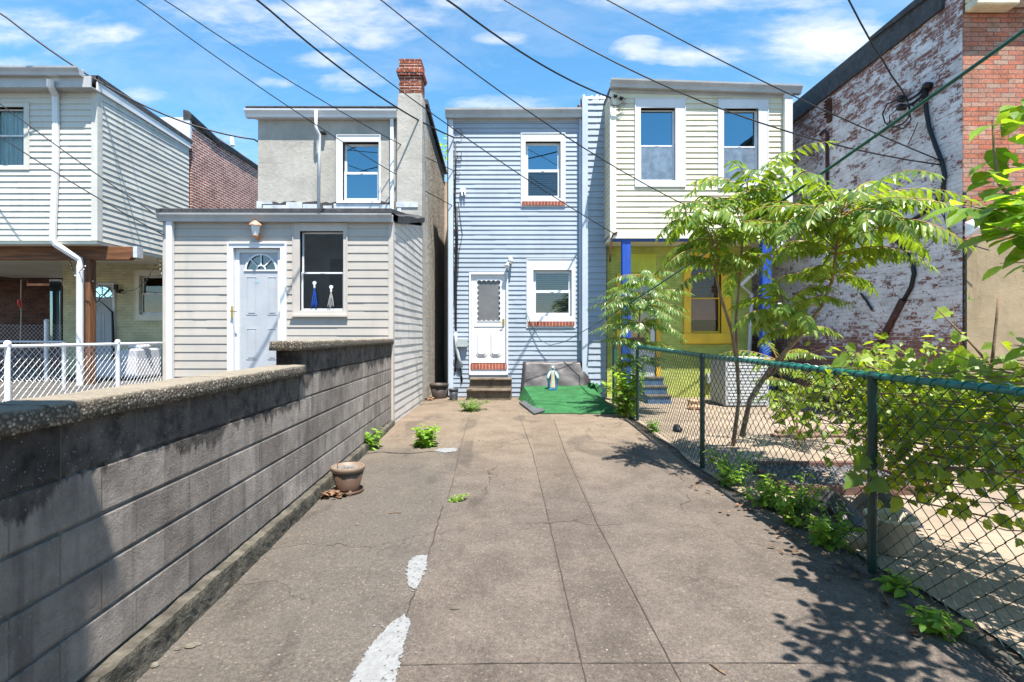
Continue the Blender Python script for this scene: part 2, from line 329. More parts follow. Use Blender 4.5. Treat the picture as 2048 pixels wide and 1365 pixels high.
MAT = {}
MAT['lane'] = concrete_lane_mat(); MAT['block'] = block_mat(); MAT['cap'] = cap_mat()
MAT['blue'] = siding_mat("blue_vinyl", (0.325, 0.375, 0.44)); MAT['cream'] = siding_mat("cream_vinyl", (0.66, 0.615, 0.46))
MAT['white_sid'] = siding_mat("white_vinyl", (0.57, 0.555, 0.50)); MAT['beige'] = siding_mat("beige_vinyl", (0.445, 0.405, 0.36), 0.1)
MAT['beige_side'] = siding_mat("beige_vinyl_side", (0.58, 0.55, 0.52), 0.1)
MAT['white'] = M("white_trim", (0.64, 0.645, 0.66), 0.4, 0.05, 2, dirt=(0.5, 0.47, 0.42), dirtamt=0.15)
MAT['whitep'] = M("white_vinyl_sash", (0.66, 0.67, 0.69), 0.3, 0.03, 2)
MAT['grey_trim'] = M("grey_gutter", (0.42, 0.42, 0.42), 0.35, 0.12, 2.5, dirt=(0.3, 0.27, 0.24), dirtamt=0.4)
MAT['blue_trim'] = M("pale_blue_trim", (0.45, 0.505, 0.58), 0.4, 0.06, 2)
MAT['beige_trim'] = M("beige_trim", (0.48, 0.435, 0.39), 0.45, 0.08, 2)
MAT['cream_trim'] = M("cream_trim", (0.72, 0.68, 0.55), 0.45, 0.08, 2)
MAT['glass'] = glass_mat("window_glass"); MAT['glass_dark'] = glass_mat("dark_glass", see=0.40, ior=3.6, tint=(.55, .85, 1.0)); MAT['glass_mid'] = glass_mat('reflecting_glass', ior=2.5, see=0.8); MAT['glass_clear'] = glass_mat("clear_glass", ior=1.45, see=0.92)
MAT['blind'] = M("white_blind", (0.55, 0.56, 0.58), 0.6, 0.05); MAT['curtain'] = M("pale_teal_curtain", (0.42, 0.58, 0.58), 0.8, 0.15, 6, stretch=(6, 1, .3))
MAT['rblind'] = M("red_brown_blind", (0.30, 0.12, 0.08), 0.6, 0.1); MAT['shade'] = M("white_window_film", (0.85, 0.86, 0.88), 0.5, 0.18, 8, bump=0.4, bsc=20)
MAT['dark'] = M("dark_interior", (0.10, 0.10, 0.10), 0.9, 0.2); MAT['room'] = M("dim_room", (0.22, 0.22, 0.22), 0.9, 0.2, 1)
MAT['stucco'] = stucco_mat("grey_stucco", (0.40, 0.375, 0.335), (0.24, 0.235, 0.225), 0.35); MAT['stucco_side'] = stucco_mat("rough_grey_stucco", (0.42, 0.38, 0.325), (0.20, 0.185, 0.165), 1.0)
MAT['tanst'] = stucco_mat("tan_stucco", (0.30, 0.235, 0.15), (0.06, 0.045, 0.03), 0.25); MAT['tanwall'] = stucco_mat("tan_wall", (0.50, 0.40, 0.30), (0.3, 0.24, 0.19), 0.3)
MAT['roof'] = M("black_roofing", (0.045, 0.043, 0.045), 0.7, 0.35, 6, bump=0.5, bsc=25, dirt=(0.3, 0.3, 0.3), dirtamt=0.25)
MAT['roofwhite'] = M("white_roof_coating", (0.72, 0.70, 0.68), 0.8, 0.2, 9, bump=0.9, bsc=14, dirt=(0.15, 0.12, 0.1), dirtamt=0.6)
MAT['flash'] = M("silver_flashing", (0.55, 0.56, 0.58), 0.45, 0.2, 4, dirt=(0.15, 0.15, 0.16), dirtamt=0.5, metal=0.2)
MAT['redbrick'] = brick_mat("old_red_brick", 'x', (0.30, 0.085, 0.045), (0.20, 0.055, 0.035), (0.50, 0.45, 0.40))
MAT['sidebrick'] = brick_mat("maroon_brick", 'y', (0.26, 0.07, 0.05), (0.36, 0.12, 0.085), (0.62, 0.58, 0.54), ms=0.011)
MAT['frontbrick'] = brick_mat("weathered_front_brick", 'x', (0.42, 0.125, 0.07), (0.36, 0.24, 0.18), (0.15, 0.10, 0.085), grime=0.6)
MAT['darkbrick'] = brick_mat("dark_brown_brick", 'x', (0.14, 0.055, 0.035), (0.09, 0.04, 0.03), (0.16, 0.12, 0.10))
def peel(t, u, z, rnd, mort, sv):
    n = t.noise(2.2, 6, 0.6, sv); n2 = t.noise(11.0, 5, 0.65, t.comb(t.math('MULTIPLY', u, 0.7), t.math('MULTIPLY', z, 1.6), 0.0))
    n3 = t.noise(30.0, 4, 0.6, t.comb(t.math('MULTIPLY', u, 0.6), t.math('MULTIPLY', z, 1.4), 0.0)); s = t.math('ADD', t.math('MULTIPLY', n, 0.75), t.math('ADD', t.math('MULTIPLY', n2, 0.75), t.math('MULTIPLY', n3, 0.6)))
    s = t.math('ADD', s, t.math('MULTIPLY', rnd, 0.17)); s = t.math('SUBTRACT', s, t.ramp(z, 2.0, 0.8, 0.0, 0.34)); s = t.math('SUBTRACT', s, t.ramp(u, 9.0, 7.4, 0.0, 0.13))
    s = t.math('SUBTRACT', s, t.ramp(z, 4.4, 6.5, 0.0, 0.13)); s = t.math('ADD', s, t.math('MULTIPLY', mort, 0.05)); s = t.math('ADD', s, t.ramp(u, 8.8, 10.5, 0.0, 0.22))
    return t.ramp(s, 0.86, 0.97, 0.06, 0.95)
MAT['peelbrick'] = brick_mat("peeling_painted_brick", 'y', (0.22, 0.078, 0.055), (0.32, 0.125, 0.085), (0.32, 0.27, 0.25), paint=(0.72, 0.69, 0.70), paint_fn=peel)
def full(t, u, z, rnd, mort, sv): return t.ramp(t.noise(9, 7, 0.7), 0.26, 0.34)
MAT['limebrick'] = brick_mat("lime_painted_brick", 'x', (0.4, 0.3, 0.1), (0.3, 0.3, 0.1), (0.3, 0.3, 0.1), paint=(0.43, 0.48, 0.115), paint_fn=full, grime=0.1)
MAT['creambrick'] = brick_mat("cream_painted_brick", 'x', (0.4, 0.3, 0.1), (0.3, 0.3, 0.1), (0.3, 0.3, 0.1), paint=(0.62, 0.57, 0.36), paint_fn=full, grime=0.1)
MAT['sillbrick'] = brick_mat("brick_sill", 'x', (0.35, 0.09, 0.05), (0.27, 0.07, 0.045), (0.55, 0.45, 0.4), bw=0.075, bh=0.4, ms=0.006, bumpd=0.003)
MAT['bluepaint'] = M("cobalt_paint", (0.014, 0.065, 0.36), 0.45, 0.15, 5, dirt=(0.15, 0.25, 0.5), dirtamt=0.3, stretch=(3, 3, .4))
MAT['fadedblue'] = M('faded_blue_paint', (0.07, 0.13, 0.25), 0.7, 0.25, 6, dirt=(0.2, 0.2, 0.2), dirtamt=0.5); MAT['yellow'] = M("yellow_paint", (0.78, 0.46, 0.025), 0.5, 0.1, 4)
MAT['limepanel'] = M("lime_panel", (0.50, 0.55, 0.06), 0.6, 0.1, 4)
def wood(name, c1, c2, axis='x'):
    t = NT(name); st = (0.6, 9, 9) if axis == 'x' else (9, 9, 0.6); v = t.scale(None, st)
    n = t.noise(2.2, 7, 0.6, v, 0.6); c = t.mix(t.ramp(n, 0.35, 0.65), (*c1, 1), (*c2, 1)); return t.done(c, 0.7, t.bump(n, 0.3, 0.01))
MAT['beam'] = wood("stained_beam", (0.22, 0.085, 0.03), (0.09, 0.035, 0.015)); MAT['post'] = wood("stained_post", (0.24, 0.11, 0.05), (0.11, 0.045, 0.02), 'z')
MAT['galv'] = M("galvanised_steel", (0.62, 0.63, 0.65), 0.35, 0.12, 20, metal=0.35); MAT['wfence'] = M("white_fence_paint", (0.78, 0.78, 0.79), 0.45, 0.06, 10)
MAT['gfence'] = M("green_fence_vinyl", (0.006, 0.034, 0.026), 0.35, 0.25, 6, spec=0.6); MAT['grail'] = M("teal_green_rail", (0.012, 0.13, 0.105), 0.35, 0.3, 9, spec=0.6)
MAT['black'] = M("black_rubber", (0.012, 0.012, 0.014), 0.5, 0.2); MAT['cable'] = M("black_cable", (0.010, 0.010, 0.012), 0.45, 0.2)
MAT['gcable'] = M("green_clothesline", (0.012, 0.085, 0.06), 0.4, 0.25, 12); MAT['rust'] = M("rusty_iron", (0.075, 0.030, 0.022), 0.8, 0.4, 12, bump=0.5, bsc=40)
MAT['turf'] = None
def turf_mat():
    t = NT("green_turf_carpet"); k = t.ramp(t.noise(5, 6, 0.7), 0.3, 0.7, 0.75, 1.2); c = t.mix(1.0, (0.034, 0.128, 0.048, 1), t.comb(k, k, k), 'MULTIPLY')
    c = t.mix(t.ramp(t.noise(2.2, 5), 0.58, 0.72, 0, .5), c, (0.03, 0.08, 0.035, 1)); return t.done(c, 0.95, t.bump(t.noise(160, 3, 0.8), 0.8, 0.01), spec=0.1)
MAT['turf'] = turf_mat()
MAT['tarp'] = M("black_tarp", (0.040, 0.035, 0.036), 0.5, 0.3, 5, bump=0.25, bsc=16, spec=0.5)
MAT['slate'] = M("slate_mat", (0.075, 0.08, 0.085), 0.7, 0.2, 8, bump=0.3)
MAT['step'] = M("old_concrete_step", (0.13, 0.10, 0.072), 0.9, 0.3, 5, bump=0.7, bsc=50, dirt=(0.03, 0.027, 0.018), dirtamt=0.6)
MAT['yard'] = M("pale_yard_concrete", (0.25, 0.195, 0.142), 0.9, 0.22, 1.5, bump=0.4, bsc=60, dirt=(0.10, 0.075, 0.055), dirtamt=0.5)
MAT['dirt'] = M("dirt_strip", (0.085, 0.065, 0.046), 0.95, 0.4, 9, bump=0.9, bsc=40); MAT['leftyard'] = M("raised_yard_paving", (0.085, 0.077, 0.068), 0.95, 0.25, 3, bump=0.4, bsc=40)
MAT['paint'] = M("white_road_paint", (0.215, 0.217, 0.218), 0.8, 0.12, 14, bump=0.9, bsc=45, dirt=(0.12, 0.11, 0.10), dirtamt=0.6)

def worn(m):
    nt = m.node_tree; N = nt.nodes; L = nt.links; b = N['Principled BSDF']; o = N['Material Output']; tc = N.new('ShaderNodeTexCoord'); n = N.new('ShaderNodeTexNoise'); n.inputs['Scale'].default_value = 22; n.inputs['Detail'].default_value = 8; n.inputs['Roughness'].default_value = .75; L.new(tc.outputs['Object'], n.inputs['Vector'])
    mr = N.new('ShaderNodeMapRange'); mr.inputs['From Min'].default_value = .58; mr.inputs['From Max'].default_value = .64; L.new(n.outputs[0], mr.inputs['Value']); tr = N.new('ShaderNodeBsdfTransparent'); mx = N.new('ShaderNodeMixShader'); L.new(mr.outputs[0], mx.inputs[0]); L.new(b.outputs[0], mx.inputs[1]); L.new(tr.outputs[0], mx.inputs[2]); L.new(mx.outputs[0], o.inputs[0])
worn(MAT['paint'])
MAT['joint'] = M("joint_dirt", (0.046, 0.037, 0.030), 0.95, 0.3, 10); MAT['footing'] = M("mossy_footing", (0.085, 0.074, 0.058), 0.95, 0.5, 9, bump=1.0, bsc=55, dirt=(0.022, 0.03, 0.008), dirtamt=0.9)
MAT['potb'] = M("brown_plastic", (0.095, 0.056, 0.038), 0.45, 0.1, 5); MAT['potrim'] = M("tan_plastic", (0.20, 0.14, 0.10), 0.5, 0.08, 5); MAT['potd'] = M("dark_brown_plastic", (0.055, 0.042, 0.036), 0.5, 0.2, 5); MAT['pots'] = M("charcoal_plastic", (0.05, 0.052, 0.06), 0.45, 0.2, 5)
MAT['soil'] = M("dry_soil", (0.10, 0.07, 0.05), 0.95, 0.5, 30, bump=0.9, bsc=50); MAT['perlite'] = M("white_gravel", (0.25, 0.24, 0.225), 0.9, 0.15, 30, bump=0.9, bsc=90)
MAT['dryleaf'] = M("dry_leaf", (0.16, 0.09, 0.05), 0.8, 0.5, 14); MAT['twig'] = M("brown_twig", (0.19, 0.12, 0.075), 0.85, 0.3, 10, bump=0.4, bsc=60)
MAT['bark'] = M("young_bark", (0.24, 0.175, 0.12), 0.85, 0.3, 9, bump=0.6, bsc=40); MAT['gstem'] = M("green_stem", (0.20, 0.22, 0.06), 0.6, 0.2, 9); MAT['rstem'] = M("reddish_leaf_stalk", (0.30, 0.17, 0.05), 0.6, 0.2, 9)
MAT['leafA'] = leaf_mat("ailanthus_leaf", (0.10, 0.18, 0.03), (0.42, 0.58, 0.03), rough=.33); MAT['leafS'] = leaf_mat("sapling_leaf", (0.11, 0.20, 0.06), (0.34, 0.54, 0.07), rough=.3); MAT['leafM'] = leaf_mat("mulberry_leaf", (0.10, 0.22, 0.02), (0.50, 0.74, 0.03), k=0.5)
MAT['leafG'] = leaf_mat("grape_leaf", (0.13, 0.22, 0.025), (0.56, 0.68, 0.03), k=.42); MAT['leafW'] = leaf_mat("weed_leaf", (0.15, 0.29, 0.035), (0.50, 0.80, 0.05))
MAT['copper'] = M("faded_copper_lamp", (0.50, 0.25, 0.14), 0.5, 0.15, 12); MAT['brass'] = M("brass", (0.55, 0.38, 0.12), 0.3, 0.1, metal=0.9); MAT['doorpaint'] = M("pale_grey_door", (0.40, 0.42, 0.45), 0.45, 0.06, 3, dirt=(0.4, 0.4, 0.4), dirtamt=0.15)
MAT['ltblue'] = M("pale_blue_plaster", (0.22, 0.47, 0.58), 0.6, 0.15, 20); MAT['midblue'] = M("blue_plaster", (0.035, 0.2, 0.36), 0.6, 0.2, 20); MAT['cremep'] = M("cream_plaster", (0.45, 0.41, 0.32), 0.6, 0.1, 20); MAT['skinp'] = M("painted_plaster_skin", (0.55, 0.42, 0.35), 0.6, 0.1)
MAT['ac'] = M("pale_grey_enamel", (0.36, 0.365, 0.36), 0.45, 0.08, 4, dirt=(.4, .38, .35), dirtamt=.2); MAT['boxgrey'] = M("grey_meter_box", (0.36, 0.40, 0.41), 0.5, 0.1); MAT['paper'] = M("brown_paper", (0.50, 0.33, 0.20), 0.85, 0.2, 10)
MAT['fabric'] = M("grey_white_upholstery", (0.52, 0.51, 0.54), 0.9, 0.12, 6); MAT['bluerag'] = M("blue_plastic", (0.012, 0.05, 0.26), 0.4, 0.2, 12); MAT['clearp'] = M("milky_plastic", (0.27, 0.27, 0.25), 0.4, 0.2, 12)
MAT['stone'] = M("cream_painted_stone", (0.62, 0.56, 0.42), 0.8, 0.15, 5, bump=0.4, bsc=30, dirt=(0.2, 0.18, 0.14), dirtamt=0.6); MAT['gravel'] = M("grey_gravel", (0.10, 0.103, 0.112), 0.9, 0.4, 40); MAT['redwood'] = M("reddish_board", (0.12, 0.06, 0.045), 0.85, 0.3, 6, stretch=(1, 6, 6))
MAT['bulb'] = M("floodlamp_glass", (0.72, 0.72, 0.70), 0.25, 0.05); MAT['red'] = M("red_plastic", (0.6, 0.03, 0.03), 0.4, 0.05)

# ------------------------------------------------------------------ wall builders
def clip_poly(poly, c0, c1):
    out = []; n = len(poly)
    for i in range(n):
        a = poly[i]; b = poly[(i + 1) % n]; da = c0 + c1 * a[0] - a[1]; db = c0 + c1 * b[0] - b[1]
        if da >= 0: out.append(a)
        if (da >= 0) != (db >= 0):
            k = da / (da - db); out.append((a[0] + (b[0] - a[0]) * k, a[1] + (b[1] - a[1]) * k))
    return out
def intervals(w, za, zc, holes):
    iv = [(0.0, w)]; zm = (za + zc) / 2
    for (a, b, h0, h1) in holes:
        if h0 < zm < h1:
            nv = []
            for (p, q) in iv:
                if b <= p or a >= q: nv.append((p, q)); continue
                if a > p: nv.append((p, a))
                if b < q: nv.append((b, q))
            iv = nv
    return iv
def siding(mb, O, U, Nn, w, z0, z1, e, lip, holes=(), clip=None, wave=0.0):
    O = Vector((*O, 0)) if len(O) == 2 else Vector(O); U = Vector(U); Nn = Vector(Nn)
    i = 0
    while z0 + i * e < z1 - 1e-4:
        zb = z0 + i * e; zt = min(zb + e, z1); i += 1
        br = sorted({zb, zt} | {h for H in holes for h in H[2:] if zb < h < zt})
        off = lambda z: lip * (1 - (z - zb) / e) + 0.002
        jig = R.uniform(-wave, wave); seam = R.uniform(.1, .9) * w
        for j in range(len(br) - 1):
            za, zc = br[j], br[j + 1]
            parts = []
            for (p, q) in intervals(w, za, zc, holes):
                if p < seam < q: parts += [(p, seam, 0.0), (seam, q, .0028)]
                else: parts.append((p, q, .0028 if p >= seam else 0.0))
            for (p, q, so) in parts:
                poly = [(p, za), (q, za), (q, zc), (p, zc)]
                if clip: poly = clip_poly(poly, *clip)
                if len(poly) < 3: continue
                mb.add([O + U * u + Nn * (off(z) + so) + Vector((0, 0, z + jig)) for (u, z) in poly], [tuple(range(len(poly)))])
                if j == 0:
                    pp, qq = p, q
                    if clip:
                        us = [u for (u, z) in poly if abs(z - za) < 1e-6]
                        if len(us) < 2: continue
                        pp, qq = min(us), max(us)
                    A = O + Vector((0, 0, zb + jig))
                    mb.quad(A + U * pp, A + U * qq, A + U * qq + Nn * (lip + .002 + so), A + U * pp + Nn * (lip + .002 + so))
def core(mb, O, U, Nn, w, z0, z1, th, holes=()):
    O = Vector((*O, 0)) if len(O) == 2 else Vector(O); U = Vector(U); Nn = Vector(Nn)
    us = sorted({0.0, w} | {u for h in holes for u in h[:2] if 0 < u < w}); zs = sorted({z0, z1} | {z for h in holes for z in h[2:] if z0 < z < z1})
    pt = lambda u, z, d: O + U * u + Vector((0, 0, z)) - Nn * d
    for a, b in zip(us, us[1:]):
        for c, d in zip(zs, zs[1:]):
            if any(h[0] <= (a + b) / 2 <= h[1] and h[2] <= (c + d) / 2 <= h[3] for h in holes): continue
            mb.quad(pt(a, c, 0), pt(b, c, 0), pt(b, d, 0), pt(a, d, 0)); mb.quad(pt(a, c, th), pt(a, d, th), pt(b, d, th), pt(b, c, th))
    for (a, b, c, d) in list(holes) + [(0.0, w, z0, z1)]:
        for (u1, z1_, u2, z2) in ((a, c, b, c), (b, c, b, d), (b, d, a, d), (a, d, a, c)):
            mb.quad(pt(u1, z1_, 0), pt(u2, z2, 0), pt(u2, z2, th), pt(u1, z1_, th))
def gutter(mb, x0, x1, zl, zr, yb, h, d):   # K-style gutter hung on the plane y=yb, top edge slopes zl -> zr
    prof = [(0, -h), (-.62 * d, -h), (-.70 * d, -.62 * h), (-.97 * d, -.22 * h), (-d, 0), (-d + .012, 0), (-.9 * d, -.2 * h), (-.012, -.2 * h), (-.012, 0), (0, 0)]
    mb.prism([(x0, yb + a, zl + b) for a, b in prof], (x1 - x0, 0, zr - zl))

def window(parent, Y, outer, opening, rail, casing_mat, proud=0.02, depth=0.07, sash=0.035, upper_glass='glass', lower_glass='glass', blind=None, lower_blind=None, sill=None, top_panel=None, sash_mat=None, name='window'):
    """outer/opening in pixels (x0,y0,x1,y1) on the plane Y; rail = pixel y of the meeting rail"""
    a = P(outer[0], outer[3], Y); b = P(outer[2], outer[1], Y); c = P(opening[0], opening[3], Y); d = P(opening[2], opening[1], Y)
    zr = P(0, rail, Y).z; sm = sash_mat or MAT['whitep']
    m = MB(); m.ring(a.x, b.x, a.z, b.z, c.x - a.x, b.x - d.x, b.z - d.z, c.z - a.z, Y - proud, Y + 0.03)
    m.ring(a.x, b.x, a.z, b.z, .018, .018, .018, .018, Y - proud - .012, Y - proud)      # raised back-band
    w = m.build(name, casing_mat, parent, bevel=0.004)
    m = MB(); y1 = Y + depth
    m.ring(c.x, d.x, zr - sash * .5, d.z, sash, sash, sash, sash, y1 + .03, y1 + .06)
    m.ring(c.x, d.x, c.z, zr + sash * .5, sash, sash, sash, sash * 1.3, y1, y1 + .029)
    m.box(c.x - .012, c.x, Y - .005, y1 + .08, c.z, d.z); m.box(d.x, d.x + .012, Y - .005, y1 + .08, c.z, d.z); m.box(c.x, d.x, Y - .005, y1 + .08, d.z, d.z + .012); m.box(c.x, d.x, Y - .015, y1 + .08, c.z - .02, c.z)
    m.box((c.x + d.x) / 2 - .03, (c.x + d.x) / 2 + .03, y1 - .008, y1 + .0, zr - .008, zr + .012)
    m.build('sash', sm, w, bevel=0.003)
    for (z0, z1, yy, gl) in ((zr, d.z, y1 + .045, upper_glass), (c.z, zr, y1 + .015, lower_glass)):
        m = MB(); m.quad((c.x + .02, yy, z0), (d.x - .02, yy, z0), (d.x - .02, yy, z1), (c.x + .02, yy, z1)); m.build('pane', MAT[gl], w)
    def slats(z0, z1, mt):
        m = MB(); n = int((z1 - z0) / .042)
        for i in range(n):
            z = z0 + (i + .5) * (z1 - z0) / n; tl = .012
            m.add([(c.x + .03, y1 + .085, z - tl), (d.x - .03, y1 + .085, z - tl), (d.x - .03, y1 + .105, z + tl), (c.x + .03, y1 + .105, z + tl)], [(0, 1, 2, 3)])
        m.build('blind', mt, w)
    def sheet(z0, z1, mt, nm='curtain', amp=.02):
        m = MB(); n = 40
        xs = [c.x + .01 + (d.x - c.x - .02) * i / n for i in range(n + 1)]; yb_ = y1 + (.022 if amp < .01 else .12); ys = [yb_ + amp * sin(i * 1.1) + R.uniform(-amp, amp) * .3 for i in range(n + 1)]
        for i in range(n): m.quad((xs[i], ys[i], z0), (xs[i + 1], ys[i + 1], z0), (xs[i + 1], ys[i + 1], z1), (xs[i], ys[i], z1))
        m.build(nm, mt, w)
    for bl, z0, z1 in ((blind, zr, d.z), (lower_blind, c.z, zr)):
        if bl is None: continue
        kind, mt = bl
        if kind == 'slats': slats(z0, z1, MAT[mt])
        else: sheet(z0, z1, MAT[mt], amp=.002 if kind == 'flat' else .02)
    if sill:
        s0 = P(sill[0], sill[3], Y); s1 = P(sill[2], sill[1], Y); m = MB(); m.box(s0.x, s1.x, Y - proud - .03, Y - proud - .0125, s0.z, s1.z); m.build('sill', MAT['sillbrick'], w)
    return w
def hole(O_x, Y, r):     # pixel rect -> hole in u,z
    a = P(r[0], r[3], Y); b = P(r[2], r[1], Y); return (a.x - O_x, b.x - O_x, a.z, b.z)

# ------------------------------------------------------------------ ground
def grid_sheet(name, xl, xr, ys, mat, dz=0.0, nx=14):
    m = MB(); rows = []
    for y in ys:
        a, b = xl(y), xr(y); rows.append([Vector((a + (b - a) * i / nx, y, g(y) + dz)) for i in range(nx + 1)])
    m.v = [p for r in rows for p in r]; n = nx + 1
    m.f = [(j * n + i, j * n + i + 1, (j + 1) * n + i + 1, (j + 1) * n + i) for j in range(len(ys) - 1) for i in range(nx)]
    return struct(m.build(name, mat))
m = MB(); m.add([(-400, -400, -.12), (400, -400, -.12), (400, 400, -.12), (-400, 400, -.12)], [(0, 1, 2, 3)]); struct(m.build("ground", MAT['dirt']))
ys = [-4 + .25 * i for i in range(66)]
def lane_edge(y):
    t = min(max((y - 3.6) / 1.7, 0), 1); t = t * t * (3 - 2 * t)
    return 2.27 * (1 - t) + 1.96 * t + .015 * sin(y * 3.1) + .008 * sin(y * 11)
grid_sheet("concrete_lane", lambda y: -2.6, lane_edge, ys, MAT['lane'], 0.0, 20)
grid_sheet("dirt_strip", lambda y: lane_edge(y) + .002, lambda y: lane_edge(y) + .15, ys, MAT['dirt'], -.022, 3)
grid_sheet("neighbour_pavement", lambda y: lane_edge(y) + .12 + .02 * sin(y * 5), lambda y: 14.0, ys, MAT['yard'], -.008, 16)
m = MB(); m.box(-30, -1.99, 2.0, 30, -.1, .55); struct(m.build("raised_yard", MAT['leftyard']))
def ground_strip(name, pts, w, mat, dz):
    m = MB(); pts3 = [PG(*p) for p in pts]; fine = []
    for a, b in zip(pts3, pts3[1:]):
        n = max(2, int((b - a).length / .06)); fine += [a.lerp(b, i / n) for i in range(n)]
    fine.append(pts3[-1]); L_ = []; R_ = []
    for i, p in enumerate(fine):
        t = (fine[min(i + 1, len(fine) - 1)] - fine[max(i - 1, 0)]).normalized(); s = Vector((t.y, -t.x, 0)); j = R.uniform(-1, 1) * w[1]; ww = w[0] * R.uniform(.5, 1.5)
        L_.append(p + s * (j - ww)); R_.append(p + s * (j + ww))
    for v in L_ + R_: v.z = g(v.y) + dz
    n = len(fine); m.add(L_ + R_, [(i, n + i, n + i + 1, i + 1) for i in range(n - 1)]); return struct(m.build(name, mat))
ground_strip("slab_joint", [(1036, 826), (1065, 905), (1100, 1050), (1172, 1365), (1230, 1620)], (.0032, .001), MAT['joint'], .004)
ground_strip("slab_joint", [(1107, 838), (1130, 905), (1195, 1050), (1362, 1365), (1490, 1620)], (.0028, .001), MAT['joint'], .004)
ground_strip("slab_crack", [(938, 835), (925, 880), (912, 935), (905, 968), (895, 998)], (.003, .006), MAT['joint'], .0045)
ground_strip("slab_crack", [(886, 1012), (868, 1075), (850, 1130), (828, 1190), (812, 1232), (780, 1300), (730, 1420)], (.004, .006), MAT['joint'], .0045)
ground_strip("slab_crack", [(700, 912), (760, 905), (820, 908), (870, 903), (915, 897)], (.012, .012), MAT['joint'], .005)
ground_strip("slab_joint", [(800, 1332), (1000, 1328), (1360, 1327), (1700, 1328)], (.002, .001), MAT['joint'], .0042)
def paint_patch(px, label, dz):
    pts = [PG(x, y) for x, y in px]; c = sum(pts, Vector()) / len(pts); out = []
    for a, b in zip(pts, pts[1:] + pts[:1]):
        n = max(2, int((b - a).length / .012))
        for i in range(n):
            p = a.lerp(b, i / n); d = (p - c).normalized(); out.append(p + d * R.uniform(-.012, .012))
    m = MB(); m.v = out; m.f = [tuple(range(len(out)))[::-1]]
    for k in range(46):     # spatter round the rim
        p = R.choice(out) + Vector((R.gauss(0, .03), R.gauss(0, .03), 0)); r = R.uniform(.002, .007); b = len(m.v)
        m.v += [p + Vector((cos(q) * r * R.uniform(.6, 1.3), sin(q) * r * R.uniform(.6, 1.3), 0)) for q in [i * 1.047 for i in range(6)]]; m.f.append(tuple(range(b, b + 6)))
    for v in m.v: v.z = g(v.y) + dz
    o = m.build("paint_patch", MAT['paint']); recentre(o); return tag(o, label, "paint patch", "white paint patches on the concrete")
paint_patch([(832, 1114), (855, 1112), (853, 1137), (843, 1160), (832, 1181), (816, 1175), (812, 1143), (818, 1124)], "small white paint patch on the crack further up the lane", .006)
paint_patch([(808, 1230), (821, 1248), (808, 1290), (800, 1325), (790, 1368), (775, 1420), (640, 1420), (702, 1365), (712, 1338), (742, 1292), (774, 1256)], "large white paint patch at the near end of the crack", .006)
paint_patch([(868, 903), (880, 898), (916, 897), (913, 904), (890, 907)], "thin white paint smear beside the leafy weed", .007)

# ------------------------------------------------------------------ block wall
WA = math.atan(0.04)
bw = thing("block_wall", "long stepped grey concrete block wall stained black beneath its pebbly coping", "wall", (-1.60, 0, 0), WA)
def Lw(v): return v
courses = [(.159, .363), (.363, .566), (.566, .769), (.769, .972), (.972, 1.175)]
m = MB()
m.box(-.195, -.014, .7, 8.19, 0.0, 1.172)
m.box(-.195, -.014, 4.285, 8.19, 1.172, 1.375)
for (a, b) in courses:
    m.box(-.20, 0, .7, 8.2, a + .007, b - .009) if b < 1.1 else None
m.box(-.20, 0, .7, 4.275, .977, 1.175); m.box(-.20, 0, 4.285, 8.2, .977, 1.170); m.box(-.20, 0, 4.285, 8.2, 1.180, 1.376)
m.build("masonry", MAT['block'], bw, bevel=.006, local=True)
def rough_box(x0, x1, y0, y1, z0, z1, st, amp, mat, name, parent, local=True):
    bm = bmesh.new(); nx, ny, nz = [max(1, int(round((b - a) / st))) for a, b in ((x0, x1), (y0, y1), (z0, z1))]
    bmesh.ops.create_cube(bm, size=1.0)
    bmesh.ops.scale(bm, vec=(x1 - x0, y1 - y0, z1 - z0), verts=bm.verts); bmesh.ops.translate(bm, vec=((x0 + x1) / 2, (y0 + y1) / 2, (z0 + z1) / 2), verts=bm.verts)
    for ax, n, lo, hi in ((0, nx, x0, x1), (1, ny, y0, y1), (2, nz, z0, z1)):
        for i in range(1, n):
            co = [0, 0, 0]; co[ax] = lo + (hi - lo) * i / n; no = [0, 0, 0]; no[ax] = 1
            bmesh.ops.bisect_plane(bm, geom=bm.verts[:] + bm.edges[:] + bm.faces[:], plane_co=co, plane_no=no)
    from mathutils import noise as mn
    off = Vector((R.uniform(0, 50), R.uniform(0, 50), 0))
    for v in bm.verts:
        q = v.co * 9 + off; d = mn.noise_vector(q) * amp + mn.noise_vector(v.co * 30 + off) * amp * .5
        # round the long arrises
        ex = min(v.co.x - x0, x1 - v.co.x) < 1e-5; ez = abs(v.co.z - z1) < 1e-5
        if ex and ez: d += Vector((.004 if v.co.x < (x0 + x1) / 2 else -.004, 0, -.004))
        v.co += d
    me = bpy.data.meshes.new(name); bm.to_mesh(me); bm.free(); me.materials.append(mat)
    for p in me.polygons: p.use_smooth = True
    o = bpy.data.objects.new(name, me); COL.objects.link(o); o.parent = parent; return o
for (a, b) in ((.6, 1.806), (1.812, 3.05), (3.056, 4.33)):
    rough_box(-.235, .032, a, b, 1.176, 1.256, .026, .0055, MAT['cap'], "coping", bw)
for (a, b) in ((4.235, 6.2), (6.206, 8.235)):
    rough_box(-.235, .032, a, b, 1.377, 1.458, .026, .0055, MAT['cap'], "coping", bw)
ft_ = rough_box(-.21, .062, .7, 8.15, -.06, .152, .026, .009, MAT['footing'], "footing", bw)
for p_ in ft_.data.polygons: p_.use_smooth = False

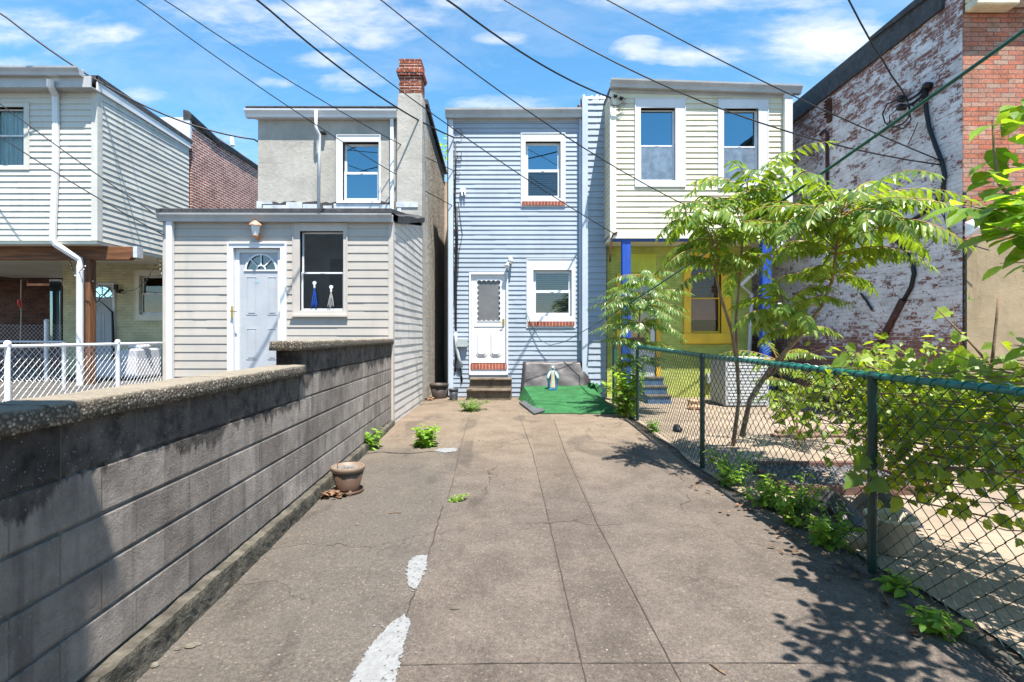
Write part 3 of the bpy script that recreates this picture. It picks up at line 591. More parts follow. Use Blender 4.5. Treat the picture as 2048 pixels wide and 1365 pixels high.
# ------------------------------------------------------------------ blue house
BY = 11.85; K = BY / F
def bx(px): return (px - CX) * K
def bz(py): return CAMH - (py - HY) * K
bh = thing("row_house", "two storey house with pale blue clapboards, scalloped white door and brick window sills", "house", (0, BY, .08))
W1o, W1i = (1041.5, 267, 1131, 414), (1051, 284, 1121, 398); W2o, W2i = (1052.8, 518, 1151, 657), (1066.5, 541, 1143, 633); Do = (938.5, 545.5, 1016.4, 750)
x0 = bx(903); xw = bx(1168); holes = [hole(x0, BY, W1o), hole(x0, BY, W2o), hole(x0, BY, Do)]
m = MB(); siding(m, (x0, BY), (1, 0, 0), (0, -1, 0), xw - x0, .10, bz(238), .107, .0170, holes, wave=.003); m.build("siding", MAT['blue'], bh)
holesc = [hole(x0 - .1, BY, W1i), hole(x0 - .1, BY, W2i), hole(x0 - .1, BY, Do)]
m = MB(); core(m, (x0 - .1, BY), (1, 0, 0), (0, -1, 0), 2.2 - x0 + .1, .0, bz(225), .14, holesc)
m.box(x0 - .1, x0, BY + .145, 19, 0, bz(225)); m.box(2.04, 2.14, BY + .145, 19, 0, bz(225)); m.box(x0, 2.04, 16, 16.1, 0, bz(225)); m.box(x0, 2.04, BY + .145, 16, 3.05, 3.2); m.build("wall", MAT['room'], bh)
m = MB(); m.box(x0 - .1, 2.14, BY + .02, 19, bz(225) + .002, bz(222)); m.build("roof", MAT['roof'], bh)
m = MB(); n = 60       # lumpy white roof coating along the edge
def lumpy(m, xa, xb, ya, yb, z, n, h):
    pr = None
    for i in range(n + 1):
        x = xa + (xb - xa) * i / n; hh = h * R.uniform(.35, 1.0); q = [Vector((x, ya + R.uniform(-.02, .02), z)), Vector((x, ya + .04, z + hh)), Vector((x, yb - .1, z + hh * R.uniform(.7, 1.1))), Vector((x, yb, z))]
        if pr:
            for k in range(3): m.quad(pr[k], q[k], q[k + 1], pr[k + 1])
            m.quad(pr[0], pr[3], q[3], q[0])
        pr = q
lumpy(m, bx(893), bx(1160), BY - .06, BY + .6, bz(223), 70, .07); m.build("roof_coating", MAT['roofwhite'], bh, smooth=True)
m = MB(); gutter(m, bx(892), bx(1163), bz(223), bz(222), BY - .03, .20, .16); m.box(bx(897), bx(1166), BY - .03, BY, bz(243), bz(224))
m.build("gutter", MAT['grey_trim'], bh)
m = MB(); m.box(bx(897), bx(907), BY - .07, BY + .0, .12, bz(241)); m.build("downspout", MAT['blue_trim'], bh, bevel=.01)
m = MB(); m.tube([(bx(1160.5), BY - .06, bz(240)), (bx(1160.5), BY - .06, bz(672))], .034, 8); m.tube([(bx(1160.5), BY - .06, bz(672)), (bx(1160.5), BY - .06, bz(682))], .042, 8); m.build("downspout", MAT['blue_trim'], bh, smooth=False)
m = MB(); m.tube([(bx(1162), BY - .1, bz(203)), (bx(1162), BY - .1, bz(242))], .028, 7); m.tube([(bx(1162), BY - .1, bz(225)), (bx(1155), BY - .1, bz(215))], .03, 6); m.build("vent_pipe", MAT['rust'], bh)
# projecting strip between the two houses
SY = BY - .20; ks = SY / F; sx0, sx1 = (1166 - CX) * ks, 2.145
m = MB(); siding(m, (sx0 + .10, SY), (1, 0, 0), (0, -1, 0), sx1 - sx0 - .10, .10, bz(208), .142, .021); m.build("siding", MAT['blue'], bh)
m = MB(); m.box(sx0 + .005, sx1, SY + .004, BY + .1, .1, bz(206)); m.build("wall", MAT['blue_trim'], bh)
m = MB(); m.prism([(sx0 - .018, SY - .022, .1), (sx0 + .11, SY - .022, .1), (sx0 + .11, SY + .003, .1), (sx0 + .0045, SY + .003, .1), (sx0 + .0045, BY, .1), (sx0 - .018, BY, .1)], (0, 0, bz(206) - .1)); m.build("corner_board", MAT['blue_trim'], bh)
m = MB(); lumpy(m, sx0, sx1 + .1, SY - .02, SY + .7, bz(207), 18, .12); m.build("roof_coating", MAT['roofwhite'], bh, smooth=True)
window(bh, BY, W1o, W1i, 341, MAT['whitep'], depth=.05, sash=.062, upper_glass='glass_dark', blind=('slats', 'blind'), lower_blind=('slats', 'blind'), sill=(1043.5, 404, 1130, 412))
window(bh, BY, W2o, W2i, 583.5, MAT['whitep'], depth=.04, sash=.062, blind=('slats', 'blind'), lower_blind=('slats', 'blind'), sill=(1056, 643.5, 1148, 652.8))
# storm door
d = MB(); a = P(938.5, 750, BY); b = P(1016.4, 545.5, BY)
d.ring(a.x, b.x, a.z, b.z, .045, .045, .05, 0, BY - .05, BY + .10); fr = d.build("door", MAT['whitep'], bh, bevel=.004)
lx0, lx1, lz0, lz1 = bx(942.8), bx(1012), bz(726.5), bz(549.8); gx0, gx1, gz0, gz1 = bx(954), bx(1001), bz(643), bz(560.5)
d = MB(); d.ring(lx0, lx1, lz0, lz1, gx0 - lx0, lx1 - gx1, lz1 - gz1, gz0 - lz0, BY + .0, BY + .04)
d.box(lx0 + .06, lx1 - .06, BY - .012, BY, bz(654), bz(650))
d.build("door_leaf", MAT['white'], fr, bevel=.003)
d = MB(); nsc = 7     # scalloped trim round the glass
def scallop(d, p0, p1, inward, n, y):
    p0 = Vector(p0); p1 = Vector(p1); r = (p1 - p0).length / n / 2; ax = (p1 - p0).normalized()
    for i in range(n):
        c = p0 + ax * r * (2 * i + 1); poly = [c + ax * (-r)] + [c + ax * r * -cos(q) + Vector(inward) * r * .85 * (1 - sin(q)) for q in [pi * k / 8 for k in range(9)]] + [c + ax * r]
        d.prism([v + Vector((0, y, 0)) for v in [c - ax * r, *poly[1:-1], c + ax * r]], (0, .006, 0))
# spandrels: strip between edge and semicircular bites
def bites(d, p0, p1, inward, n, y):
    p0 = Vector(p0); p1 = Vector(p1); L_ = (p1 - p0).length; r = L_ / n / 2; ax = (p1 - p0).normalized(); w = Vector(inward)
    for i in range(n):
        c = p0 + ax * r * (2 * i + 1); prev = None
        for k in range(9):
            th = pi * k / 8; e = c - ax * r * cos(th); q = e + w * (r * .75 * (1 - sin(th)) + .008)
            if prev: d.prism([prev[0] + Vector((0, y, 0)), e + Vector((0, y, 0)), q + Vector((0, y, 0)), prev[1] + Vector((0, y, 0))], (0, .006, 0))
            prev = (e, q)
yy = BY - .004
bites(d, (gx0 - .004, 0, gz0), (gx0 - .004, 0, gz1), (1, 0, 0), 8, yy); bites(d, (gx1 + .004, 0, gz0), (gx1 + .004, 0, gz1), (-1, 0, 0), 8, yy)
bites(d, (gx0, 0, gz1 + .004), (gx1, 0, gz1 + .004), (0, 0, -1), 5, yy - .0065); bites(d, (gx0, 0, gz0 - .004), (gx1, 0, gz0 - .004), (0, 0, 1), 5, yy - .0065)
d.build("scalloped_trim", MAT['white'], fr)
d = MB(); d.quad((gx0, BY + .02, gz0), (gx1, BY + .02, gz0), (gx1, BY + .02, gz1), (gx0, BY + .02, gz1)); d.build("pane", M('grey_screen_glass', (0.15, 0.152, 0.158), 0.25, 0.12, 3), fr)
d = MB(); d.box(lx0, lx1, BY + .11, BY + .14, lz0, lz1); d.build("inner_door", MAT['doorpaint'], fr)
for (xa, xb) in ((952.6, 974), (981, 1002)):
    d = MB(); x_0, x_1, z_0, z_1 = bx(xa), bx(xb), bz(713), bz(661); c = .05
    o_ = [(x_0, z_0 + c), (x_0 + c * .8, z_0), (x_1 - c * .8, z_0), (x_1, z_0 + c), (x_1, z_1 - c), (x_1 - c * .8, z_1 - .012), ((x_0 + x_1) / 2, z_1), (x_0 + c * .8, z_1 - .012), (x_0, z_1 - c)]
    d.prism([(x, BY - .016, z) for x, z in o_][::-1], (0, .016, 0))
    cx_, cz_ = (x_0 + x_1) / 2, (z_0 + z_1) / 2; i_ = [(cx_ + (x - cx_) * .72, cz_ + (z - cz_) * .84) for x, z in o_]
    d.prism([(x, BY - .034, z) for x, z in i_][::-1], (0, .0178, 0)); d.build("door_panel", MAT['white'], fr, bevel=.004)
d = MB(); d.box(bx(1005), bx(1009), BY - .02, BY - .001, bz(652), bz(638)); d.tube([(bx(1007), BY - .02, bz(645)), (bx(1007), BY - .06, bz(645)), (bx(1001), BY - .065, bz(647))], .009, 6); d.build("door_handle", MAT['brass'], fr)
d = MB(); d.box(bx(941.5), bx(1013.5), BY - .06, BY + .1, bz(739), bz(728)); d.build("threshold", MAT['sillbrick'], bh)
d = MB(); d.box(bx(941.5), bx(1013.5), BY - .045, BY + .1, bz(750), bz(739.2)); d.build("riser_board", MAT['white'], bh)
# twin flood lamp over the door
d = MB(); d.box(bx(1017), bx(1023), BY - .05, BY - .012, bz(527), bz(514)); lamp = d.build("flood_lamp", MAT['white'], bh, bevel=.005)
for (px, py) in ((1022, 522), (1014.5, 531)):
    d = MB(); c = P(px, py, BY - .12); ax = Vector((-.15, -.75, -.65)).normalized()
    d.tube([c - ax * .10, c - ax * .05, c + ax * .02, c + ax * .05, c + ax * .055], [.022, .032, .055, .058, .03], 12); d.build("lamp_head", MAT['bulb'], lamp, smooth=True)
# electric service on the left of the facade
cab = MB(); yv = BY - .035
def vline(px_pts, r, mbx=None): (mbx or cab).tube([(bx(x), yv + R.uniform(-.012, .012), bz(y)) for x, y in px_pts], r, 6)
vline([(911, 285), (911.5, 340), (910.5, 400), (912, 470), (911, 560), (911, 640), (914, 690), (920, 720)], .016)
vline([(914, 415), (915, 480), (913, 560), (912, 650), (913, 700), (910, 745)], .022)
vline([(917, 405), (921, 440), (925, 470), (918, 505), (916, 560)], .006); vline([(908, 300), (909, 380), (907.5, 460), (909, 600)], .006)
for (cx_, cy_, rr) in ((917, 268, 9), (919, 310, 5), (919, 320, 5), (917, 350, 4)):
    cab.tube([(bx(cx_ + rr * cos(q) * .9), yv - .02 - .01 * sin(3 * q), bz(cy_ + rr * sin(q))) for q in [k * .5 for k in range(14)]], .006, 5)
for q in range(4): vline([(905 + q * 3, 715 + q * 6), (912 + q * 2, 735 + q * 5), (921, 742 - q * 3), (926 - q, 760 + q * 3)], .007)
cab.build("service_cable", MAT['cable'], bh, smooth=True)
d = MB(); d.box(bx(915), bx(935.5), BY - .12, BY - .012, bz(694), bz(678)); d.build("meter_box", MAT['boxgrey'], bh, bevel=.006)
d = MB(); d.tube([(bx(912), yv - .03, bz(664)), (bx(913), yv - .03, bz(690)), (bx(918), yv - .05, bz(715)), (bx(924), yv - .03, bz(735))], .035, 8); d.build("conduit", MAT['boxgrey'], bh, smooth=True)
d = MB(); d.box(bx(921), bx(932), BY - .08, BY - .012, bz(386), bz(379)); d.tube([(bx(924), BY - .07, bz(386)), (bx(925), BY - .08, bz(394))], .02, 6); d.tube([(bx(930), BY - .07, bz(386)), (bx(931), BY - .08, bz(393))], .018, 6); d.build("cable_bracket", MAT['white'], bh)
for py in (386, 462, 497, 541, 605): d = MB(); d.box(bx(907.5), bx(911), BY - .05, BY - .012, bz(py + 2.5), bz(py - 2.5)); d.build("rusty_strap", MAT['rust'], bh)

# ------------------------------------------------------------------ door steps, hatch, statue, pots
d = MB()
def nosed(d, xa, xb, ya, yb, z0, z1, nose):
    d.prism([(xa, yb, z0), (xa, ya, z0), (xa, ya, z1 - .07), (xa, ya - nose, z1 - .055), (xa, ya - nose - .012, z1 - .03), (xa, ya - nose, z1 - .004), (xa, ya - nose + .02, z1), (xa, yb, z1)], (xb - xa, 0, 0))
nosed(d, -.955, -.005, 11.58, BY - .03, .05, .545, .04); nosed(d, -1.0, -.02, 11.30, 11.575, .05, .325, .05)
o = d.build("door_steps", MAT['step'], None, bevel=.006); recentre(o); tag(o, "two worn brown concrete steps below the scalloped white door", "steps")
hat = thing("cellar_hatch", "low sloping cellar hatch covered with bright green turf carpet", "cellar hatch", (1.0, 10.4, .08))
bm = MB(); nx, ny = 26, 26; from mathutils import noise as mnoise
TL, TR, BR_, BL = Vector((.26, 11.45, .37)), Vector((1.76, 11.45, .39)), Vector((1.92, 9.55, .12)), Vector((.50, 9.62, .12))
rows = []
for j in range(ny + 1):
    r_ = []
    for i in range(nx + 1):
        u, v = i / nx, j / ny; p = TL.lerp(TR, u).lerp(BL.lerp(BR_, u), v)
        p.z += .014 * mnoise.noise(Vector((u * 4, v * 5, 2))) + .01 * sin(u * 9) * v
        r_.append(p)
    rows.append(r_)
front = [Vector((p.x + R.uniform(-.02, .02), p.y - .30 + R.uniform(-.03, .03), g(p.y) + .012)) for p in rows[-1]]; rows.append([(a + b) / 2 + Vector((0, -.06, -.02)) for a, b in zip(rows[-1], front)]); rows.append(front)
n = nx + 1; vs = [p for r_ in rows for p in r_]; fs = [(j * n + i, (j + 1) * n + i, (j + 1) * n + i + 1, j * n + i + 1) for j in range(len(rows) - 1) for i in range(nx)]; bm.add(vs, fs)
for side in (0, nx):        # carpet hanging over the sides
    e = [r_[side] for r_ in rows]; s_ = -1 if side == 0 else 1
    lo = [Vector((p.x + s_ * (.10 + .03 * sin(k * 1.7)), p.y, g(p.y) + .01)) for k, p in enumerate(e)]
    for k in range(len(e) - 1): bm.quad(e[k], e[k + 1], lo[k + 1], lo[k])
bm.quad(rows[0][0], rows[0][-1], rows[0][-1] + Vector((0, 0, -.3)), rows[0][0] + Vector((0, 0, -.3)))
bm.build("turf_carpet", MAT['turf'], hat, smooth=True)
d = MB(); d.box(.34, 1.70, 10.6, 11.42, .05, .2); d.build("hatch_frame", MAT['step'], hat)
d = MB(); rr = []      # crumpled flap of turf at the right
for j in range(9):
    rr.append([Vector((1.70 + .24 * i / 6 + .03 * sin(j), 11.1 + .045 * j, .36 + .10 * sin(i * .9 + j * .5) + R.uniform(0, .05) - i * .012)) for i in range(7)])
for j in range(8):
    for i in range(6): d.quad(rr[j][i], rr[j][i + 1], rr[j + 1][i + 1], rr[j + 1][i])
d.build("turf_flap", MAT['turf'], hat, smooth=True)
# tarp
d = MB(); rows = []
for j in range(13):
    v = j / 12; r_ = []
    for i in range(41):
        u = i / 40; x = .30 + u * 1.33 - .05 * (1 - v) * (1 if u < .1 else 0)
        yq = 11.46 + .26 * v + .008 * sin(u * 14 + v * 6) * (1 - v * .5) + .010 * mnoise.noise(Vector((u * 9, v * 5, 0)))
        r_.append(Vector((x, yq, .30 + v * .60 + .006 * sin(u * 11))))
    r_.append(Vector((r_[-1].x + .17, 11.62 + .1 * v, r_[-1].z))); r_.append(Vector((r_[-1].x + .02, BY - .02, r_[-1].z)))
    r_.insert(0, Vector((r_[0].x - .05, BY - .02, r_[0].z))); rows.append(r_)
rows.append([Vector((p.x, BY - .02, p.z + .01)) for p in rows[-1]])
n = len(rows[0]); d.add([p for r_ in rows for p in r_], [(j * n + i, j * n + i + 1, (j + 1) * n + i + 1, (j + 1) * n + i) for j in range(len(rows) - 1) for i in range(n - 1)])
o = d.build("tarp", MAT['tarp'], None, smooth=True); recentre(o); tag(o, "dull black tarp draped over a box behind the green turf", "tarp")
# small statue
sp_ = P(1105.5, 780, 11.12); st = thing("statue", "small painted statue of a veiled woman in blue cloak on green turf", "statue", sp_)
def loft(mb, c, rings, n=18):
    c = Vector(c); vs = []; fs = []
    for (z, ax, ay, ox, oy) in rings:
        for k in range(n): th = 2 * pi * k / n; vs.append(c + Vector((ox + ax * cos(th), oy + ay * sin(th), z)))
    for i in range(len(rings) - 1):
        for k in range(n): fs.append((i * n + k, i * n + (k + 1) % n, (i + 1) * n + (k + 1) % n, (i + 1) * n + k))
    fs += [tuple(range(n))[::-1], tuple(range((len(rings) - 1) * n, len(rings) * n))]; mb.add(vs, fs)
d = MB(); loft(d, sp_, [(.035, .075, .055, 0, 0), (.06, .072, .052, 0, 0), (.16, .060, .045, 0, 0), (.26, .048, .040, 0, 0), (.33, .050, .038, 0, 0), (.38, .060, .036, 0, 0), (.41, .050, .030, 0, 0), (.425, .020, .020, 0, 0), (.44, .018, .019, 0, 0), (.452, .024, .026, 0, -.003), (.475, .029, .032, 0, -.004), (.495, .028, .031, 0, -.003), (.513, .018, .02, 0, 0), (.52, .004, .004, 0, 0)])
d.tube([sp_ + Vector((-.045, -.01, .385)), sp_ + Vector((-.075, -.02, .335)), sp_ + Vector((-.098, -.05, .275)), sp_ + Vector((-.112, -.075, .245))], [.018, .022, .018, .010], 8)
d.tube([sp_ + Vector((.045, -.01, .385)), sp_ + Vector((.075, -.02, .335)), sp_ + Vector((.098, -.05, .275)), sp_ + Vector((.112, -.075, .245))], [.018, .022, .018, .010], 8)
d.build("robed_body", MAT['cremep'], st, smooth=True)
d = MB(); vs = []; rings = [(.035, .10, .07), (.12, .105, .07), (.22, .10, .065), (.30, .108, .06), (.345, .085, .055), (.39, .066, .048), (.42, .046, .042), (.45, .036, .040), (.48, .037, .041), (.51, .030, .034), (.53, .012, .014)]
nn = 17
for (z, ax, ay) in rings:
    for k in range(nn):
        th = radians(-52) + radians(284) * k / (nn - 1); vs.append(sp_ + Vector((ax * cos(th) * (1 + .06 * sin(k * 2.1)), ay * sin(th), z)))
lowf = [(i * nn + k, i * nn + k + 1, (i + 1) * nn + k + 1, (i + 1) * nn + k) for i in range(3) for k in range(nn - 1)]; upf = [(i * nn + k, i * nn + k + 1, (i + 1) * nn + k + 1, (i + 1) * nn + k) for i in range(3, len(rings) - 1) for k in range(nn - 1)]
d.add(vs[:4 * nn], lowf); ck = d.build("cloak", MAT['midblue'], st, smooth=True)
d = MB(); d.add(vs[3 * nn:], [tuple(i_ - 3 * nn for i_ in f_) for f_ in upf])
for s_ in (-1, 1): d.tube([sp_ + Vector((s_ * .05, 0, .39)), sp_ + Vector((s_ * .085, -.012, .33)), sp_ + Vector((s_ * .105, -.03, .27)), sp_ + Vector((s_ * .115, -.02, .20))], [.024, .032, .034, .014], 10)
d.build("veil", MAT['ltblue'], st, smooth=True)
d = MB(); loft(d, sp_ + Vector((0, -.022, 0)), [(.452, .014, .013, 0, 0), (.465, .020, .016, 0, 0), (.485, .021, .016, 0, 0), (.502, .014, .012, 0, 0)], 12); d.box(sp_.x - .004, sp_.x + .004, sp_.y - .044, sp_.y - .034, sp_.z + .468, sp_.z + .482)
d.build("face", MAT['skinp'], st, smooth=True)
d = MB(); d.box(sp_.x - .085, sp_.x + .085, sp_.y - .065, sp_.y + .065, sp_.z - .02, sp_.z + .034); d.build("plinth", MAT['midblue'], st, bevel=.008)
# slate mat
d = MB(); q = [PG(1038, 808, .02), PG(1060, 806, .05), PG(1090, 826, .03), PG(1068, 831, .012)]; d.prism(q[::-1], (0, 0, .022)); o = d.build("slate_slab", MAT['slate']); recentre(o); tag(o, "thin grey slate slab lying at the corner of the green turf", "slab")
def pot(label, c, r0, r1, h, mat, rimmat, soil=True, ribs=0, saucer=False, name="plant_pot", group=None):
    c = Vector(c); t = thing(name, label, "plant pot", c, group=group); z0 = .02 if saucer else 0
    d = MB(); d.lathe(c, [(r0 * .6, z0), (r0, z0), (r0 * 1.02, z0 + .01), (r1 * .955, z0 + h * .82), (r1 * .90, z0 + h * .82), (r1 * .86, z0 + h * .6)], 40)
    if ribs:
        for k in range(ribs):
            th = 2 * pi * k / ribs; dr = Vector((cos(th), sin(th), 0)); d.tube([c + dr * (r0 * 1.0) + Vector((0, 0, z0 + .02)), c + dr * (r1 * .93) + Vector((0, 0, z0 + h * .74))], r1 * .014, 5)
    d.build("body", mat, t, smooth=True)
    d = MB(); d.lathe(c, [(r1 * .93, z0 + h * .80), (r1 * 1.0, z0 + h * .81), (r1 * 1.02, z0 + h * .985), (r1 * 1.0, z0 + h), (r1 * .9, z0 + h), (r1 * .88, z0 + h * .84)], 40); d.build("rim", rimmat, t, smooth=True)
    if soil:
        d = MB(); n = 22
        for k in range(n):
            pass
        d.lathe(c, [(r1 * .89, z0 + h * .78), (r1 * .6, z0 + h * .84), (r1 * .25, z0 + h * .86), (.001, z0 + h * .86)], 30); d.build("soil", MAT['soil'], t, smooth=True)
    if saucer:
        d = MB(); d.lathe(c, [(r0 * 1.05, 0), (r0 * 1.38, .0), (r0 * 1.45, .03), (r0 * 1.38, .032), (r0 * 1.3, .012), (r0 * .9, .012)], 36); d.build("saucer", mat, t, smooth=True)
    return t
pc = PG(696, 984); tp = pot("ribbed brown plastic flower pot with tan rim and saucer beside the block wall", pc, .100, .150, .225, MAT['potb'], MAT['potrim'], ribs=44, saucer=True)
d = MB()
for k in range(260):
    a, rr = R.uniform(0, 6.28), .125 * sqrt(R.random()); p = pc + Vector((cos(a) * rr, sin(a) * rr, .212 + R.uniform(0, .015))); s_ = R.uniform(.003, .008)
    d.add([p + Vector((s_, 0, 0)), p + Vector((-s_, s_, 0)), p + Vector((-s_, -s_, 0)), p + Vector((0, 0, s_ * 1.6))], [(0, 1, 3), (1, 2, 3), (2, 0, 3)])
struct(d.build("perlite", MAT['perlite'], tp), 'stuff')
d = MB(); q = pc + Vector((-.09, -.03, .21)); d.tube([q, q + Vector((.004, 0, .05)), q + Vector((-.002, 0, .11))], .004, 5); d.build("dead_stalk", MAT['twig'], tp)
pot("large empty dark brown pot at the mouth of the narrow alley", (-1.66, 11.66, .08), .145, .215, .33, MAT['potd'], MAT['potd'])
pot("small charcoal plastic pot beside the concrete door steps", (-1.29, 11.3, .08), .085, .105, .25, MAT['pots'], MAT['pots'])

# ------------------------------------------------------------------ cream house with bay
CY = 10.9; kc = CY / F
ch = thing("row_house", "cream clapboard bay over a lime green ground floor with cobalt blue porch posts", "house", (4.0, CY, .08))
cx0, cx1 = (1222 - CX) * kc, (1581 - CX) * kc
def cz(py): return CAMH - (py - HY) * kc
V1o, V1i = (1269, 198, 1370.5, 375), (1281, 217, 1350, 362); V2o, V2i = (1435, 199, 1536, 378), (1447, 218, 1516, 365)
h_ = [hole(cx0, CY, V1o), hole(cx0, CY, V2o)]; hc = [hole(cx0, CY, V1i), hole(cx0, CY, V2i)]
zb = cz(472); ztl = cz(182); ztr = cz(192)
m = MB(); siding(m, (cx0, CY), (1, 0, 0), (0, -1, 0), cx1 - cx0, zb + .05, ztl, .115, .0180, h_, (ztl, (ztr - ztl) / (cx1 - cx0)), wave=.0012)
siding(m, (cx0, BY + .15), (0, -1, 0), (-1, 0, 0), BY + .15 - CY, zb + .05, ztl - .02, .115, .013); m.build("siding", MAT['cream'], ch)
m = MB(); core(m, (cx0 + .001, CY + .001), (1, 0, 0), (0, -1, 0), cx1 - cx0 - .002, zb, ztr - .02, .12, hc); m.box(cx0 + .002, cx0 + .12, CY + .13, 17, zb, ztr - .02); m.box(cx1 - .12, cx1 - .002, CY + .13, 17, zb, ztr - .02); m.box(cx0 + .13, cx1 - .13, 15, 15.1, zb, ztr)
m.build("upper_wall", MAT['room'], ch)
m = MB(); m.box(cx0 + .004, cx1 - .004, CY + .005, 17, zb - .06, zb - .002); m.build("porch_soffit", MAT['cream_trim'], ch)
m = MB(); m.box(cx0 - .02, cx1 + .0, CY - .03, CY + .0, zb - .06, zb + .05); m.build("skirt_board", MAT['cream_trim'], ch)
m = MB(); m.prism([(cx0 - .02, CY - .02, ztl - .02), (cx1 + .05, CY - .02, ztr - .02), (cx1 + .05, 17, ztr - .02), (cx0 - .02, 17, ztl - .02)], (0, 0, .12)); m.build("roof", MAT['roof'], ch)
m = MB(); gutter(m, (1219 - CX) * kc, (1596 - CX) * kc, cz(165), cz(178), CY - .03, .16, .17); m.prism([(cx0, CY - .029, cz(186)), (cx1, CY - .029, cz(197)), (cx1, CY - .029, cz(181)), (cx0, CY - .029, cz(169))], (0, .028, 0)); m.build("gutter", MAT['grey_trim'], ch)
m = MB(); m.prism([(cx0 - .020, CY - .024, zb - .06), (cx0 + .105, CY - .024, zb - .06), (cx0 + .105, CY - .001, zb - .06), (cx0 - .001, CY - .001, zb - .06), (cx0 - .001, CY + .09, zb - .06), (cx0 - .020, CY + .09, zb - .06)], (0, 0, ztl - zb + .06)); m.build("corner_board", MAT['cream_trim'], ch)
m = MB(); m.box((1564 - CX) * kc, (1580 - CX) * kc, CY - .11, CY - .02, zb + .0, cz(188)); m.tube([((1572 - CX) * kc, CY - .06, zb + .02), ((1560 - CX) * kc, CY - .02, zb - .25), ((1510 - CX) * kc, BY - .3, 2.65), ((1500 - CX) * K, BY - .08, 2.45), ((1497 - CX) * K, BY - .08, 1.5), ((1490 - CX) * K, BY - .09, .25)], .045, 8); m.build("downspout", MAT['white'], ch, bevel=.008)
window(ch, CY, V1o, V1i, 290.5, MAT['white'], depth=.06, sash=.03, upper_glass='glass_dark', lower_glass='glass_clear', lower_blind=('flat', 'shade'), proud=.03)
window(ch, CY, V2o, V2i, 292.5, MAT['white'], depth=.06, sash=.03, upper_glass='glass_dark', lower_glass='glass_clear', lower_blind=('flat', 'shade'), proud=.03)
gx_0, gx_1 = 2.16, bx(1503); Yo, Yi = (1366.6, 505, 1460, 688), (1381, 522, 1441.5, 666); Gd = (1243, 556, 1312, 800)
hl = [hole(gx_0, BY, Yi), hole(gx_0, BY, Gd)]
m = MB(); core(m, (gx_0, BY), (1, 0, 0), (0, -1, 0), gx_1 - gx_0, .0, zb - .065, .14, hl); m.box(gx_1 - .13, gx_1 - .004, BY + .145, 17, 0, zb - .07); m.box(gx_0, gx_0 + .12, BY + .145, 17, 0, zb - .07); m.box(gx_0 + .13, gx_1 - .14, 15.2, 15.3, 0, zb - .07)
m.build("lower_wall", MAT['limebrick'], ch)
yw = window(ch, BY, Yo, Yi, 597, MAT['yellow'], proud=.045, depth=.05, sash=.03, upper_glass='glass_clear', lower_glass='glass_clear', blind=('slats', 'rblind'), sash_mat=MAT['yellow']); yw['label'] = "yellow framed lower window with reddish blind"
d = MB(); d.box(bx(1381) + .04, bx(1441) - .04, BY + .15, BY + .17, bz(640), bz(597)); d.build("lowered_blind", MAT['rblind'], yw)
d = MB(); d.box(bx(1363), bx(1463), BY - .10, BY - .046, bz(687), bz(668)); d.build("sill", MAT['yellow'], yw, bevel=.006)
# porch door
a = P(1233, 800, BY); b = P(1320, 548, BY); d = MB(); d.ring(a.x, b.x, a.z, b.z, bx(1243) - a.x, b.x - bx(1312), .09, 0, BY - .04, BY + .02); dr = d.build("door", MAT['yellow'], ch, bevel=.004)
d = MB(); d.ring(bx(1244), bx(1311), bz(760), bz(557), .11, .11, .09, .72, BY + .03, BY + .07); d.build("screen_frame", MAT['white'], dr, bevel=.004)
d = MB(); d.quad((bx(1252), BY + .05, bz(700)), (bx(1303), BY + .05, bz(700)), (bx(1303), BY + .05, bz(565)), (bx(1252), BY + .05, bz(565))); d.build("pane", MAT['glass'], dr)
d = MB(); d.box(bx(1243), bx(1312), BY - .02, BY - .002, bz(546), bz(508)); d.build("transom_panel", MAT['limepanel'], ch)
for px, w_ in ((1245, .18), (1525.5, .195)):
    d = MB(); xq = (px - CX) * kc; d.box(xq, xq + w_, CY + .01, CY + .17, .0, zb - .065); d.box(xq - .012, xq + w_ + .012, CY - .002, CY + .182, .06, .22); d.build("porch_post", MAT['bluepaint'], ch, bevel=.006)
d = MB(); d.box(cx0 + .05, cx1 - .05, CY + .02, CY + .15, zb - .10, zb - .0652); d.build("porch_beam", MAT['bluepaint'], ch)
d = MB(); q = P(1232, 468, CY - .04); d.tube([q + Vector((.03, 0, .03)), q + Vector((-.06, 0, .0)), q + Vector((-.10, 0, -.12)), q + Vector((-.12, 0, -.45)), q + Vector((-.13, 0, -.60))], .018, 7); d.build("rusty_pipe", MAT['rust'], ch, smooth=True)
d = MB()
for px, py in ((1231, 192), (1243, 196)):
    q = P(px, py, CY - .06); d.tube([q + Vector((0, .05, 0)), q, q + Vector((.0, -.04, -.01))], [.03, .045, .03], 8)
q = P(1236, 205, CY - .08); d.tube([P(1220, 196, CY - .08), P(1222, 210, CY - .1), P(1235, 212, CY - .1), P(1248, 205, CY - .08), P(1250, 198, CY - .06)], .012, 5); d.tube([P(1222, 200, CY - .08), P(1228, 216, CY - .1), P(1244, 212, CY - .1), P(1253, 206, CY - .07)], .008, 5); d.build("insulator", MAT['black'], ch, smooth=True)
d = MB(); d.box(bx(1412), bx(1423), BY - .1, BY - .01, bz(766), bz(748)); d.build("outlet_box", MAT['boxgrey'], ch, bevel=.005)
# blue porch steps
d = MB()
for k in range(3): d.box(2.86, 3.34, 10.75 + .27 * k, 11.02 + .27 * k, .06, .07 + .17 * (k + 1) - .03); 
o = d.build("tread_block", MAT['bluepaint'], None); ps = thing("porch_steps", "three blue painted porch steps with pale treads behind the green fence", "steps", (3.25, 11.1, .07)); bpy.data.objects.remove(o)
d.build("riser", MAT['fadedblue'], ps)
d = MB()
for k in range(3): d.box(2.84, 3.36, 10.73 + .27 * k, 11.0 + .27 * k, .07 + .17 * (k + 1) - .0285, .07 + .17 * (k + 1) + .004)
d.build("tread", MAT['step'], ps, bevel=.005)
